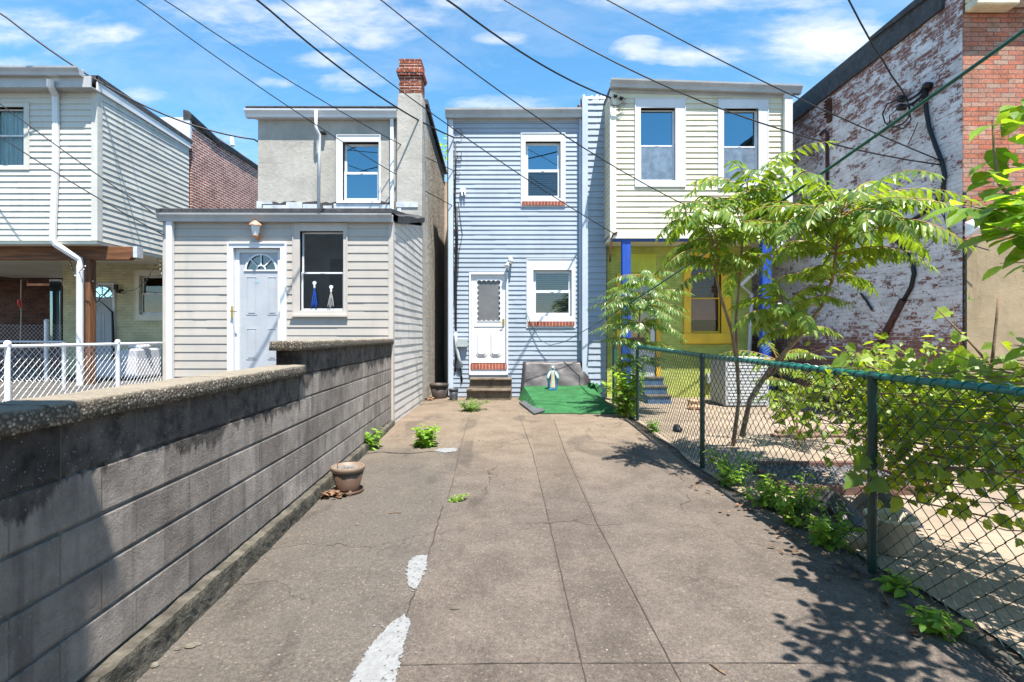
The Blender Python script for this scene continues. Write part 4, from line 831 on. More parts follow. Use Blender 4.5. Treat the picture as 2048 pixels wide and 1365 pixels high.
# air conditioner
ax0, ax1, ay0, ay1 = 4.27, 5.15, 10.25, 11.05; ac = thing("condenser_unit", "pale grey louvred air conditioning unit standing under the yellow window", "air conditioner", (4.7, 10.65, .08))
d = MB(); d.box(ax0, ax1, ay0, ay1, .09, 1.02); d.build("casing", MAT['ac'], ac, bevel=.02)
d = MB()
for i in range(13):
    z = .17 + i * .062; d.prism([(ax0 + .05, ay0 - .001, z), (ax0 + .05, ay0 - .010, z + .004), (ax0 + .05, ay0 - .001, z + .044)], (ax1 - ax0 - .1, 0, 0)); d.prism([(ax0 - .001, ay0 + .05, z), (ax0 - .010, ay0 + .05, z + .004), (ax0 - .001, ay0 + .05, z + .044)][::-1], (0, ay1 - ay0 - .1, 0))
d.build("louvre_panel", MAT['ac'], ac)
d = MB(); d.box(ax0 - .02, ax1 + .02, ay0 - .02, ay1 + .02, 1.021, 1.06); d.build("lid", MAT['ac'], ac, bevel=.012)
d = MB(); d.lathe((3.52, 9.9, .07), [(.02, 0), (.10, .0), (.13, .06), (.11, .13), (.12, .18), (.08, .15), (.03, .1)], 9); 
for v in d.v: v += Vector((R.uniform(-.025, .025), R.uniform(-.025, .025), R.uniform(-.012, .02)))
o = d.build("paper_bag", MAT['paper']); recentre(o); tag(o, "crumpled brown paper bag on the pale yard near blue steps", "bag")

# ------------------------------------------------------------------ stucco house, shed
TY = 11.0; kt = TY / F
def tx(px): return (px - CX) * kt
def tz(py): return CAMH - (py - HY) * kt
sh_ = thing("row_house", "grey stuccoed house with tall brick topped chimney rising behind the beige extension", "house", (-4, TY, .5))
To, Ti = (673.5, 271, 761.8, 407.5), (686, 285, 758, 402); hs_ = [hole(tx(516), TY, Ti)]
m = MB(); core(m, (tx(516), TY), (1, 0, 0), (0, -1, 0), tx(796) - tx(516), .5, tz(226), .14, hs_); m.box(tx(516), tx(516) + .1, TY + .145, 15, .5, tz(226)); m.box(tx(517), tx(790), 13.5, 13.6, .5, tz(226)); m.build("front_wall", MAT['stucco'], sh_)
m = MB(); m.box(-2.43, -1.925, TY + .14, 14.6, 0, 6.02); 
m.prism([(-2.43, TY + .13, 6.021), (-2.43, 14.6, 6.021), (-2.43, 14.6, 6.12), (-2.43, TY + .13, 6.6)], (.505, 0, 0)); m.build("side_wall", MAT['stucco_side'], sh_)
# chimney breast tapering to the brick stack
m = MB(); rr = []
for (py, xa, xb) in ((800, 795, 845.5), (470, 795, 845.5), (300, 795.5, 846), (240, 796, 846.5), (205, 797, 846.5), (192, 799, 845.5)):
    rr.append([Vector((tx(xa), TY - .12, tz(py))), Vector((tx(xb), TY - .12, tz(py))), Vector((tx(xb) + .0, TY + .30, tz(py))), Vector((tx(xa), TY + .30, tz(py)))])
rr[0] = [Vector((p.x, p.y, 0.0)) for p in rr[0]]
m.add([p for r_ in rr for p in r_], [(j * 4 + i, j * 4 + (i + 1) % 4, (j + 1) * 4 + (i + 1) % 4, (j + 1) * 4 + i) for j in range(5) for i in range(4)] + [(20, 21, 22, 23)]); chm = m.build("chimney", MAT['stucco'], sh_, bevel=.02)
m = MB()
for i in range(14):      # brick by brick, corbelled
    z0 = tz(192) + i * .0525; o_ = .0 if i not in (7, 8, 9) else .035; o_ = .05 if i == 8 else o_
    xa, xb = tx(800) - o_, tx(845) + o_; L_ = xb - xa; off = 0 if i % 2 else .11
    cuts = [xa] + [x for x in [xa + off + .17 * k + (.06 if i % 2 else 0) for k in range(5)] if xa + .05 < x < xb - .05] + [xb]
    for a_, b_ in zip(cuts, cuts[1:]):
        j = R.uniform(-.006, .006); m.box(a_ + .005, b_ - .005, TY - .12 - o_ + j, TY + .30 + o_ + j, z0 + .004, z0 + .048)
m.build("brick_stack", MAT['redbrick'], chm, bevel=.005)
m = MB(); m.box(tx(802), tx(843), TY - .10, TY + .28, tz(193), tz(192) + 14 * .0525 - .03); m.build("mortar", MAT['stone'], chm)
m = MB(); m.prism([(tx(500), TY - .2, tz(224)), (tx(797), TY - .2, tz(224)), (tx(797), 14.6, tz(222)), (tx(500), 14.6, tz(222))], (0, 0, .04)); m.box(tx(510), tx(796), TY - .14, TY + .2, tz(222.8), tz(218)); m.build("roof", MAT['roof'], sh_, bevel=.01)
m = MB(); pr = [(-2.46, TY + .31, 6.62), (-2.46, 14.7, 6.13), (-2.46, 14.7, 6.20), (-2.46, TY + .31, 6.72)]; m.prism(pr, (.60, 0, 0)); m.build("parapet_coping", MAT['roof'], sh_)
m = MB(); gutter(m, tx(497), tx(797), tz(225), tz(226), TY - .03, .16, .17); m.box(tx(512), tx(795), TY - .03, TY - .001, tz(240), tz(226)); m.build("gutter", MAT['white'], sh_)
m = MB(); m.tube([(tx(639), TY - .20, tz(230)), (tx(639), TY - .20, tz(262)), (tx(640.5), TY - .19, tz(268)), (tx(643.5), TY - .13, tz(275)), (tx(643), TY - .12, tz(300)), (tx(641.5), TY - .12, tz(426))], .032, 9); m.build("vent_pipe", MAT['white'], sh_, smooth=True)
m = MB(); m.box(tx(644), tx(653), TY - .12, TY - .0, tz(270), tz(267)); m.build("pipe_bracket", MAT['black'], sh_)
m = MB(); m.box(tx(782), tx(789), TY - .09, TY - .01, tz(426), tz(238)); m.build("downspout", MAT['white'], sh_, bevel=.008)
m = MB(); xs = [tx(514 + i * (790 - 514) / 30) for i in range(31)]; tops = [tz(404 + R.uniform(-3, 4)) for _ in xs]
for i in range(30): m.quad((xs[i], TY - .006, tz(428)), (xs[i + 1], TY - .006, tz(428)), (xs[i + 1], TY - .006, tops[i + 1]), (xs[i], TY - .006, tops[i]))
m.build("roof_upstand", MAT['roof'], sh_)
m = MB()
for (a_, b_, c_, d_) in ((514, 403, 524, 422), (526, 411, 575, 421), (573, 405, 605, 418), (606, 409, 640, 423), (647, 412, 664, 424), (668, 408, 760, 418), (757, 410, 781, 424), (524, 404, 545, 409)):
    m.box(tx(a_), tx(b_ if b_ > 500 else c_), TY - .016, TY - .0065, tz(d_), tz(b_)) if False else m.box(tx(a_), tx(c_), TY - .016 - R.random() * .004, TY - .0065, tz(d_), tz(b_))
m.box(tx(795), tx(838), TY - .14, TY - .121, tz(418), tz(408)); m.box(tx(797), tx(805), TY - .139, TY - .121, tz(430), tz(420)); m.build("flashing", MAT['flash'], sh_)
window(sh_, TY, To, Ti, 345, MAT['white'], proud=.03, depth=.07, sash=.055, upper_glass='glass_dark', lower_glass='glass_dark')
# end wall of the alley
m = MB(); m.box(-1.93, -1.35, 14.62, 14.9, 0, 5.9); o = m.build("end_wall", MAT['tanwall']); recentre(o); tag(o, "narrow tan wall closing the dark alley between two houses", "wall")

HYY = 8.2; kh = HYY / F
def hx(px): return (px - CX) * kh
def hz(py): return CAMH - (py - HY) * kh
sd = thing("house_extension", "single storey beige clapboard extension with pale grey fanlight door and copper wall lamp", "extension", (-3.8, HYY, .5))
Wo, Wi = (586, 447, 696, 632), (600.5, 463, 687, 622); Dd = (457, 486, 574.6, 790)
sx0_, sx1_ = hx(329), hx(785); hh = [hole(sx0_, HYY, Wo), hole(sx0_, HYY, Dd)]; hhc = [hole(sx0_, HYY, Wi), hole(sx0_, HYY, (468, 497, 562, 790))]
m = MB(); siding(m, (sx0_, HYY), (1, 0, 0), (0, -1, 0), sx1_ - sx0_, .45, hz(441), .132, .0105, hh, wave=.0015); m.build("siding", MAT['beige'], sd)
bk = 11.0; s_top0, s_top1 = hz(446), 3.86
m = MB(); siding(m, (sx1_, HYY), (0, 1, 0), (1, 0, 0), bk - .125 - HYY, .02, 4.2, .132, .0095, (), (s_top0 + .0, (s_top1 - s_top0) / (bk - HYY)), wave=.0015); m.build("side_siding", MAT['beige_side'], sd)
m = MB(); core(m, (sx0_, HYY), (1, 0, 0), (0, -1, 0), sx1_ - sx0_, .0, hz(440), .13, hhc)
m.prism([(sx1_ - .12, HYY + .135, 0), (sx1_ - .12, bk - .13, 0), (sx1_ - .12, bk - .13, s_top1 - .02), (sx1_ - .12, HYY + .135, s_top0 - .02)], (.119, 0, 0)); m.prism([(sx0_, HYY + .135, 0), (sx0_, bk - .13, 0), (sx0_, bk - .13, s_top1 - .02), (sx0_, HYY + .135, s_top0 - .02)], (.119, 0, 0)); m.box(sx0_, sx1_, bk - .12, bk - .02, .5, 3.9); m.build("wall", MAT['room'], sd)
m = MB(); m.prism([(hx(322), HYY - .13, hz(430)), (hx(322), bk - .01, 3.93), (hx(322), bk - .01, 4.0), (hx(322), HYY - .13, hz(421))], (hx(786) - hx(322), 0, 0)); m.build("roof", MAT['roof'], sd, bevel=.008)
m = MB(); rr = []
for i in range(9):
    t_ = i / 8; rr.append([Vector((sx1_ - .04, HYY + .1 + (bk - HYY - .25) * t_, s_top0 + .06 + (s_top1 - s_top0) * t_)), Vector((sx1_ + .06, HYY + .1 + (bk - HYY - .25) * t_, s_top0 + .03 + (s_top1 - s_top0) * t_ + R.uniform(-.03, .02))), Vector((sx1_ + .07, HYY + .1 + (bk - HYY - .25) * t_, s_top0 + .12 + (s_top1 - s_top0) * t_ + R.uniform(-.01, .03))), Vector((sx1_ - .06, HYY + .1 + (bk - HYY - .25) * t_, s_top0 + .2 + (s_top1 - s_top0) * t_))])
for a_, b_ in zip(rr, rr[1:]):
    for k in range(3): m.quad(a_[k], a_[k + 1], b_[k + 1], b_[k])
m.build("roof_verge", MAT['roof'], sd, smooth=True)
m = MB(); gutter(m, hx(323), hx(787), hz(430), hz(431), HYY - .02, .125, .13); m.box(hx(330), hx(784), HYY - .02, HYY - .001, hz(445), hz(431)); m.build("gutter", MAT['grey_trim'], sd)
m = MB(); m.box(hx(338.5), hx(350.5), HYY - .09, HYY - .012, .5, hz(442)); m.build("downspout", MAT['white'], sd, bevel=.01)
m = MB(); m.prism([(hx(777.5), HYY - .02, .05), (sx1_ + .016, HYY - .02, .05), (sx1_ + .016, HYY + .075, .05), (sx1_ + .0005, HYY + .075, .05), (sx1_ + .0005, HYY - .0005, .05), (hx(777.5), HYY - .0005, .05)], (0, 0, hz(445) - .05)); m.build("corner_board", MAT['beige_trim'], sd); m = MB(); m.box(hx(327), hx(338), HYY - .02, HYY - .0005, .5, hz(444)); m.build("corner_board", MAT['beige_trim'], sd)
ww = window(sd, HYY, Wo, Wi, 546, MAT['beige_trim'], proud=.02, depth=.04, sash=.028, upper_glass='glass_mid', lower_glass='glass_mid')
m = MB(); m.box(hx(583), hx(697), HYY - .06, HYY - .035, hz(634), hz(630)); m.build("sill", MAT['beige_trim'], ww)
d = MB(); d.box(hx(560), hx(730), 8.98, 9.02, .5, 3.3); d.build("inner_wall", M("pale_inner_wall", (.62, .62, .60), .8, .15, 2), sd); d = MB(); d.box(hx(628), hx(662), 8.93, 8.979, 1.6, hz(505)); d.build("inner_doorway", MAT['dark'], sd)
# door
a = P(457, 792, HYY); b = P(574.6, 486, HYY); d = MB(); d.ring(a.x, b.x, a.z, b.z, hx(468) - hx(457), hx(574.6) - hx(562), hz(486) - hz(497), 0, HYY - .035, HYY + .03); d.ring(a.x, b.x, a.z, b.z, .025, .025, .025, 0, HYY - .05, HYY - .035); dr = d.build("door", MAT['whitep'], sd, bevel=.004)
d = MB(); lx0, lx1, lz0, lz1 = hx(468), hx(562), hz(790), hz(497); yl = HYY + .075; fcx, fcz, frad = hx(519), hz(539), .255
d.box(lx0, hx(476.5), HYY + .03, yl, lz0, lz1); d.box(hx(553.5), lx1, HYY + .03, yl, lz0, lz1); d.box(hx(476.5), hx(553.5), HYY + .03, yl, hz(505), lz1); d.build("jamb", MAT['whitep'], dr, bevel=.003)
d = MB(); ns = 20       # leaf with a half-round fanlight opening
px0, px1, pz1 = hx(476.5), hx(553.5), hz(505)
d.box(px0, px1, yl - .02, yl + .025, lz0, fcz)
arc = [Vector((fcx - frad * cos(pi * k / ns), yl - .02, fcz + frad * sin(pi * k / ns))) for k in range(ns + 1)]
for k in range(ns):
    A, B = arc[k], arc[k + 1]; C = Vector((min(max(B.x, px0), px1), yl - .02, pz1)); D = Vector((min(max(A.x, px0), px1), yl - .02, pz1)); d.prism([A, B, C, D], (0, .045, 0))
d.box(px0, fcx - frad, yl - .02, yl + .025, fcz, pz1) if fcx - frad > px0 + .002 else None; d.box(fcx + frad, px1, yl - .02, yl + .025, fcz, pz1) if fcx + frad < px1 - .002 else None
d.build("door_leaf", MAT['doorpaint'], dr)
d = MB()
for rr_, w_ in ((frad, .022), (frad * .30, .016)):
    for k in range(ns):
        q = [Vector((fcx - r__ * cos(pi * kk / ns), yl - .032, fcz + r__ * sin(pi * kk / ns))) for r__, kk in ((rr_ - w_, k), (rr_ + .004, k), (rr_ + .004, k + 1), (rr_ - w_, k + 1))]; d.prism(q, (0, .0115, 0))
for th in (pi * .25, pi * .5, pi * .75):
    u_ = Vector((cos(th), 0, sin(th))); n_ = Vector((-sin(th), 0, cos(th))) * .009; c_ = Vector((fcx, yl - .030, fcz)); d.prism([c_ + u_ * frad * .3 - n_, c_ + u_ * (frad - .02) - n_, c_ + u_ * (frad - .02) + n_, c_ + u_ * frad * .3 + n_], (0, .010, 0))
d.box(fcx - frad - .02, fcx + frad + .02 if fcx + frad + .02 < px1 else px1, yl - .034, yl - .0205, fcz - .024, fcz); d.build("fanlight_frame", MAT['whitep'], dr)
d = MB(); d.add([Vector((p.x, yl + .0, p.z)) for p in arc], [tuple(range(ns + 1))]); d.build("pane", MAT['glass'], dr)
for (xa, xb, ya, yb) in ((489, 511, 553, 630), (532, 551, 553, 630), (489, 511, 657, 720), (532, 551, 657, 720)):
    d = MB(); d.ring(hx(xa), hx(xb), hz(yb), hz(ya), .014, .014, .014, .014, yl - .026, yl - .0205); d.box(hx(xa) + .03, hx(xb) - .03, yl - .030, yl - .0205, hz(yb) + .03, hz(ya) - .03); d.build("door_panel", MAT['doorpaint'], dr, bevel=.004)
d = MB(); d.box(hx(465), hx(469), HYY - .052, HYY - .036, hz(637), hz(613)); d.tube([(hx(467), HYY - .05, hz(623)), (hx(467), HYY - .09, hz(623)), (hx(480), HYY - .10, hz(624.5))], .009, 6); d.build("door_handle", MAT['brass'], dr)
d = MB(); c_ = P(513, 564, yl - .024)
for s_ in (-1, 1): d.prism([c_, c_ + Vector((s_ * .028, 0, .025)), c_ + Vector((s_ * .034, 0, -.002)), c_ + Vector((s_ * .018, 0, -.022))][::s_], (0, .003, 0))
d.build("butterfly_ornament", MAT['ltblue'], dr)
# wall lamp
lc = P(511, 463, HYY - .10); d = MB(); d.tube([(lc.x + .02, HYY - .012, hz(476)), (lc.x + .02, HYY - .03, hz(476))], .05, 12); d.tube([(lc.x + .02, HYY - .03, hz(477)), (lc.x + .01, HYY - .07, hz(479)), (lc.x, HYY - .10, hz(474))], .014, 7)
lamp = d.build("wall_lamp", MAT['copper'], sd, smooth=True)
d = MB(); d.lathe((lc.x, lc.y, hz(462)), [(.02, .085), (.095, .07), (.10, .062), (.075, .10), (.05, .115), (.028, .135), (.012, .145), (.012, .16), (.002, .168)], 8); d.lathe((lc.x, lc.y, hz(475)), [(.03, -.012), (.05, 0), (.05, .012), (.02, .012)], 8); d.build("lamp_cap", MAT['copper'], lamp)
d = MB(); d.lathe((lc.x, lc.y, hz(474.5)), [(.046, .01), (.078, .165), (.02, .165)], 6); d.build("lamp_glass", MAT['bulb'], lamp)
for px, py0, py1, mt, lb in ((627, 562, 615, 'bluerag', "bundle of blue plastic strips hanging from a hook inside the beige house window"), (660.5, 570, 617, 'clearp', "bundle of milky plastic strips hanging from a hook inside the beige house window")):
    t_ = thing("hanging_strips", lb, "hanging strips", (hx(px), HYY + .035, hz(py1)), group="bundles hanging in the extension window"); yq = HYY + .036
    d = MB(); c_ = (hx(px), yq, hz(py0 + 4)); d.tube([Vector(c_), Vector(c_) + Vector((0, .012, 0))], [.030, .030], 16); d.box(hx(px) - .012, hx(px) + .012, yq - .004, yq + .014, hz(py0 + 14), hz(py0 + 3)); d.build("suction_hook", MAT['whitep'], t_)
    d = MB()
    for k in range(22): a_ = R.uniform(-1, 1); d.tube([(hx(px), yq, hz(py0 + 12)), (hx(px + a_ * 3), yq + R.uniform(-.012, .012), hz(py0 + 26)), (hx(px + a_ * 6.5), yq + R.uniform(-.02, .02), hz(py1) + R.uniform(0, .06))], [.004, .007, .005], 5)
    d.build("strips", MAT[mt], t_)

# ------------------------------------------------------------------ left house
LY, LY2 = 9.7, 12.4; kl = LY / F; k2 = LY2 / F
def lx(px): return (px - CX) * kl
def lz(py): return CAMH - (py - HY) * kl
lh = thing("row_house", "house with white clapboard upper storey jutting over a timber post porch", "house", (-10, LY, .5))
LX = lx(195); zlb, zlt = lz(482), lz(186); wo, wi = (-20, 205, 61, 341), (-20, 215, 49, 333); ox = -15.0
m = MB(); siding(m, (ox, LY), (1, 0, 0), (0, -1, 0), LX - ox, zlb, zlt, .1125, .0165, [hole(ox, LY, wo)], wave=.0012); m.build("siding", MAT['white_sid'], lh)
m = MB(); siding(m, (LX, LY), (0, 1, 0), (1, 0, 0), LY2 + .03 - LY, zlb, 6.2, .1125, .0135, (), (6.17, -.03), wave=.0012); m.build("side_siding", MAT['white_sid'], lh)
m = MB(); core(m, (ox, LY), (1, 0, 0), (0, -1, 0), LX - ox - .001, zlb + .002, 6.2, .12, [hole(ox, LY, wi)]); m.box(LX - .12, LX - .001, LY + .13, LY2 + .02, zlb + .002, 6.14); m.box(ox, LX - .13, 11.8, 11.9, zlb, 6.14); m.build("upper_wall", MAT['room'], lh)
m = MB(); m.box(ox, LX - .005, LY + .0, LY2 + 3, zlb - .06, zlb - .001); m.build("porch_ceiling", MAT['cream_trim'], lh)
m = MB(); m.box(ox, LX + .06, LY - .22, LY + .0, zlt - .0, zlt + .02); m.box(ox, LX + .055, LY - .22, LY - .2, zlt + .02, lz(164)); gutter(m, ox, lx(187) + .0, lz(150), lz(152), LY - .221, .14, .14); m.build("gutter", MAT['grey_trim'], lh)
m = MB(); m.prism([(LX + .016, LY - .05, 6.13), (LX + .016, LY2 + .05, 6.05), (LX + .016, LY2 + .05, 6.25), (LX + .016, LY - .05, 6.40)], (.03, 0, 0)); m.build("bargeboard", MAT['white'], lh)
m = MB(); m.prism([(ox, LY - .05, 6.30), (ox, LY2 + .1, 6.18), (ox, LY2 + .1, 6.27), (ox, LY - .05, 6.41)], (LX + .06 - ox, 0, 0)); m.build("roof", MAT['roof'], lh)
m = MB(); m.box(LX - .10, LX + .0165, LY - .024, LY - .0005, zlb, zlt); m.box(LX + .0005, LX + .0165, LY, LY + .10, zlb, zlt); m.build("corner_board", MAT['white_sid'], lh)
window(lh, LY, wo, wi, 270, MAT['white_sid'], depth=.05, sash=.03, upper_glass='glass_clear', lower_glass='glass_clear', blind=('wavy', 'curtain'), lower_blind=('wavy', 'curtain'))
m = MB(); q = [P(101, 160, LY - .30), P(101, 172, LY - .28), P(111, 190, LY - .08), P(111.5, 200, LY - .06), P(111.5, 330, LY - .06), P(106, 470, LY - .06), P(106, 482, LY - .06), P(112, 490, LY - .04), P(160, 520, LY + .12), P(160, 535, LY + .12), P(160, 720, LY + .12), P(160, 800, LY + .12)]
m.tube(q, .058, 8); m.build("downspout", MAT['white'], lh, bevel=.0)
m = MB(); m.prism([(ox, LY + .25, 2.98), (lx(238), LY + .25, 2.98), (lx(248), LY + .25, 3.06), (lx(248), LY + .25, 3.235), (ox, LY + .25, 3.235)], (0, .12, 0)); m.build("porch_beam", MAT['beam'], lh, bevel=.008)
m = MB(); xq = (167 - CX) * (LY + .3) / F; m.box(xq, xq + .17, LY + .24, LY + .40, .5, 2.978); m.build("porch_post", MAT['post'], lh, bevel=.008)
m = MB(); q = (246 - CX) * kl; m.box(q + .02, q + .10, LY + .23, LY + .39, 3.02, 3.238); m.build("beam_hanger", MAT['galv'], lh)
po, pi_ = (270, 541, 345, 642), (279, 552, 338, 630)
def l2x(px): return (px - CX) * k2
def l2z(py): return CAMH - (py - HY) * k2
w0 = l2x(124); pdo = (170, 566, 230, 775)
m = MB(); core(m, (w0, LY2 + .031), (1, 0, 0), (0, -1, 0), LX - w0, .5, zlb - .061, .14, [hole(w0, LY2, pi_), hole(w0, LY2, (174, 570, 226, 775))]); m.box(w0 - .0, w0 + .1, LY2 + .18, LY2 + 3, .5, 3.2); m.box(w0, LX, LY2 + 2, LY2 + 2.1, .5, 3.2); m.build("porch_wall", MAT['creambrick'], lh)
window(lh, LY2 + .03, po, pi_, 588, MAT['cream_trim'], depth=.05, sash=.045)
a = P(170, 780, LY2); b = P(230, 566, LY2); d = MB(); d.ring(a.x, b.x, a.z, b.z, .05, .05, .05, 0, LY2 - .02, LY2 + .06); dr = d.build("door", MAT['white'], lh)
d = MB(); d.box(a.x + .05, b.x - .05, LY2 + .05, LY2 + .09, .5, b.z - .05); d.build("door_leaf", MAT['doorpaint'], dr)
d = MB(); c_ = P(202, 595, LY2); r_ = .27; arc = [c_ + Vector((r_ * cos(pi * k / 14), .035, r_ * sin(pi * k / 14))) for k in range(15)]; d.add(arc, [tuple(range(15))[::-1]]); d.build("pane", MAT['glass_dark'], dr)
d = MB()
for th in (0.02, pi * .25, pi * .5, pi * .75, pi - .02): d.tube([c_ + Vector((.06 * cos(th), .028, .06 * sin(th))), c_ + Vector((r_ * cos(th), .028, r_ * sin(th)))], .010, 5)
for rr_ in (r_, .07): d.tube([c_ + Vector((rr_ * cos(pi * k / 14), .028, rr_ * sin(pi * k / 14))) for k in range(15)], .012, 5)
d.build("fanlight_frame", MAT['white'], dr)
for (xa, xb) in ((182, 199), (205, 222)):
    d = MB(); d.ring(l2x(xa), l2x(xb), l2z(700), l2z(625), .015, .015, .015, .015, LY2 + .042, LY2 + .0495); d.build("door_panel", MAT['doorpaint'], dr)
d = MB(); q0 = P(227, 573, LY2 - .03)
for s_ in (-1, 1): d.tube([c_ + Vector((0, -.06, -.08)), c_ + Vector((s_ * .16, -.07, -.2)), c_ + Vector((s_ * .31, -.05, -.36)), c_ + Vector((s_ * .33, -.05, -.9)), c_ + Vector((s_ * .33, -.05, -2.1))], [.008, .012, .02, .028, .03], 6)
d.tube([c_ + Vector((.0, -.06, -.06)), c_ + Vector((.13, -.08, .05)), c_ + Vector((.28, -.08, .22))], .012, 6); d.build("door_net", MAT['black'], dr, smooth=True)
d = MB(); q0 = P(238, 575, LY2 - .05); d.box(q0.x - .09, q0.x - .01, q0.y - .06, q0.y, q0.z - .06, q0.z + .06); d.box(q0.x - .05, q0.x + .06, q0.y - .05, q0.y + .06, q0.z - .10, q0.z - .05); d.box(q0.x - .02, q0.x + .06, q0.y - .08, q0.y - .01, q0.z - .14, q0.z - .09); d.build("flood_lamp", MAT['black'], lh, bevel=.006)
d = MB(); m = MB(); m.box(LX - .10, LX - .005, LY2 + .16, 18, .5, 6.62); m.build("brick_side_wall", MAT['sidebrick'], lh)
m = MB(); rr = [[Vector((LX + dx, LY2 + .06 + .6 * j, 6.60 + dz + R.uniform(-.02, .03) + (.18 if j == 0 else .08 if j == 1 else 0))) for dx, dz in ((-.15, 0), (.03, 0), (.06, .12), (-.02, .2), (-.15, .2))] for j in range(10)]
for a_, b_ in zip(rr, rr[1:]):
    for k in range(4): m.quad(a_[k], a_[k + 1], b_[k + 1], b_[k])
m.add(rr[0], [(4, 3, 2, 1, 0)]); m.build("parapet_coping", MAT['roof'], lh, smooth=False)
m = MB(); m.box(LX - .9, LX + .0, LY2 + .07, LY2 + .15, 6.3, 6.82); m.build("end_block", MAT['white'], lh)
m = MB(); m.tube([P(463, 275, 14.5), P(465, 292, 14.5)], .06, 8); m.build("vent_pipe", MAT['white'], lh)
# fairy lights
d = MB(); e = MB()
def string(pts, sag):
    out = []
    for a_, b_ in zip(pts, pts[1:]):
        for k in range(9): t_ = k / 8; q = a_.lerp(b_, t_); q.z -= sag * 4 * t_ * (1 - t_); out.append(q)
    d.tube(out, .006, 4)
    for q in out[::2]: c_ = q + Vector((R.uniform(-.02, .02), 0, -.025)); e.lathe(c_, [(.002, -.018), (.011, -.008), (.010, .006), (.003, .014)], 6)
string([P(318, 512, 11.5), P(302, 545, 11.6), P(285, 567, 11.8), P(258, 582, 12.2), P(236, 585, 12.3)], .05); string([P(320, 512, 11.5), P(322, 545, 11.2)], 0); string([P(140, 520, 10.1), P(147, 542, 10), P(153, 549, 9.8), P(170, 530, 9.7)], .02); string([P(186, 560, 10), P(200, 572, 12), P(222, 585, 12.2)], .02)
fl = thing("string_lights", "string of small clear bulbs looped under the timber porch", "string lights", (-9, 11.5, 3.0)); d.build("flex", MAT['black'], fl); e.build("bulbs", MAT['bulb'], fl)
# porch sofa
so = thing("outdoor_sofa", "pale grey upholstered armchair seen through the white fence", "armchair", (-8.6, 11.3, .55))
m = MB(); xa, xb = (232 - CX) * 11.3 / F, (296 - CX) * 11.3 / F; m.box(xb - .28, xb, 10.95, 11.7, .6, 1.22); m.build("arm", MAT['fabric'], so, bevel=.04)
m = MB(); m.box(xa, xb - .281, 11.4, 11.7, .6, 1.18); m.build("backrest", MAT['fabric'], so, bevel=.05); m = MB(); m.box(xa - .3, xb - .281, 10.95, 11.39, .6, .95); m.build("seat", MAT['fabric'], so, bevel=.04)
m = MB(); c_ = ((277 - CX) * 11.2 / F, 11.25, 1.22); m.lathe(c_, [(.02, 0), (.17, .01), (.19, .06), (.12, .12), (.01, .14)], 14, 1.2, .7); m.build("cushion", MAT['white'], so, smooth=True)
# brick house far left
FY = 15.5; kf = FY / F
fh = thing("row_house", "dark brick house with grey metal awning behind the far chain link fence", "house", (-14, FY, .5))
def fx(px): return (px - CX) * kf
def fz(py): return CAMH - (py - HY) * kf
m = MB(); m.box(fx(-120), fx(127), FY, FY + 1, .5, fz(440)); m.build("wall", MAT['darkbrick'], fh)
m = MB(); m.prism([(fx(-120), FY - .02, fz(539)), (fx(-120), FY - 1.2, fz(556)), (fx(-120), FY - 1.2, fz(562)), (fx(-120), FY - .02, fz(546))], (fx(57) - fx(-120), 0, 0)); m.box(fx(-120), fx(57), FY - 1.23, FY - 1.2, 3.0 - .05, 3.24); m.build("awning", MAT['galv'], fh)
m = MB(); m.box(fx(57), fx(126), FY - .06, FY - .002, fz(556), fz(540)); m.build("fascia", MAT['dark'], fh)
m = MB(); m.box(fx(50), fx(58), FY - 1.15, FY - 1.03, .5, 2.94); m.build("awning_post", MAT['galv'], fh)
m = MB(); m.box(fx(101), fx(125), FY - .04, FY - .003, fz(690), fz(558)); wq = m.build("window", MAT['dark'], fh); m = MB(); m.quad((fx(103), FY - .05, fz(688)), (fx(123), FY - .05, fz(688)), (fx(123), FY - .05, fz(562)), (fx(103), FY - .05, fz(562))); m.build("pane", MAT['glass_dark'], wq)
m = MB(); m.tube([P(42, 560, 14.2), P(41.5, 600, 14.2)], .012, 5); m.tube([P(41, 612, 14.2), P(42.5, 625, 14.2), P(40, 700, 14.2)], .012, 5); cd = m.build("pull_rope", MAT['stone']); recentre(cd); tag(cd, "pale cord with a red plug dangling from the grey awning", "rope")
m = MB(); m.tube([P(39, 600, 14.2), P(39, 606, 14.2), P(41.5, 616, 14.2)], [.04, .05, .02], 8); m.build("plug", MAT['red'], cd)
# thing far: small tree behind blue house
# ------------------------------------------------------------------ right brick building
RX = 6.51; rb = thing("brick_building", "tall old brick building, its side wall in peeling white paint and a tan rendered front", "building", (9, 9, 0))
m = MB(); m.quad((RX, 7.4, -.1), (RX, 7.4, 6.62), (RX, 20, 6.62), (RX, 20, -.1)); m.quad((RX, 7.4, 6.62), (RX + .3, 7.41, 6.62), (RX + .3, 20, 6.62), (RX, 20, 6.62)); m.build("side_wall", MAT['peelbrick'], rb)
zt_ = CAMH + (672 - 480) / F * 7.4
m = MB(); m.box(RX + .003, 16, 7.398, 7.75, zt_, 6.95); m.build("front_wall", MAT['frontbrick'], rb)
m = MB(); m.box(RX + .04, 16, 7.37, 7.75, -.1, zt_ - .002); m.build("rendered_base", MAT['tanst'], rb)
m = MB(); m.box(RX + .3, 16, 7.76, 20, -.1, 6.55); m.build("rear_mass", MAT['dark'], rb)
m = MB(); m.prism([(RX - .05, 7.7, 6.42), (RX - .05, 20, 6.42), (RX - .05, 20, 6.84), (RX - .05, 7.7, 6.84)], (.4, 0, 0)); m.prism([(RX - .09, 7.55, 6.72), (RX - .09, 9.2, 6.8), (RX - .09, 9.2, 6.86), (RX - .09, 7.55, 6.86)], (.5, 0, 0)); m.build("roof_edge", MAT['roof'], rb)
zc_ = lambda py: CAMH + (672 - py) / F * 7.35
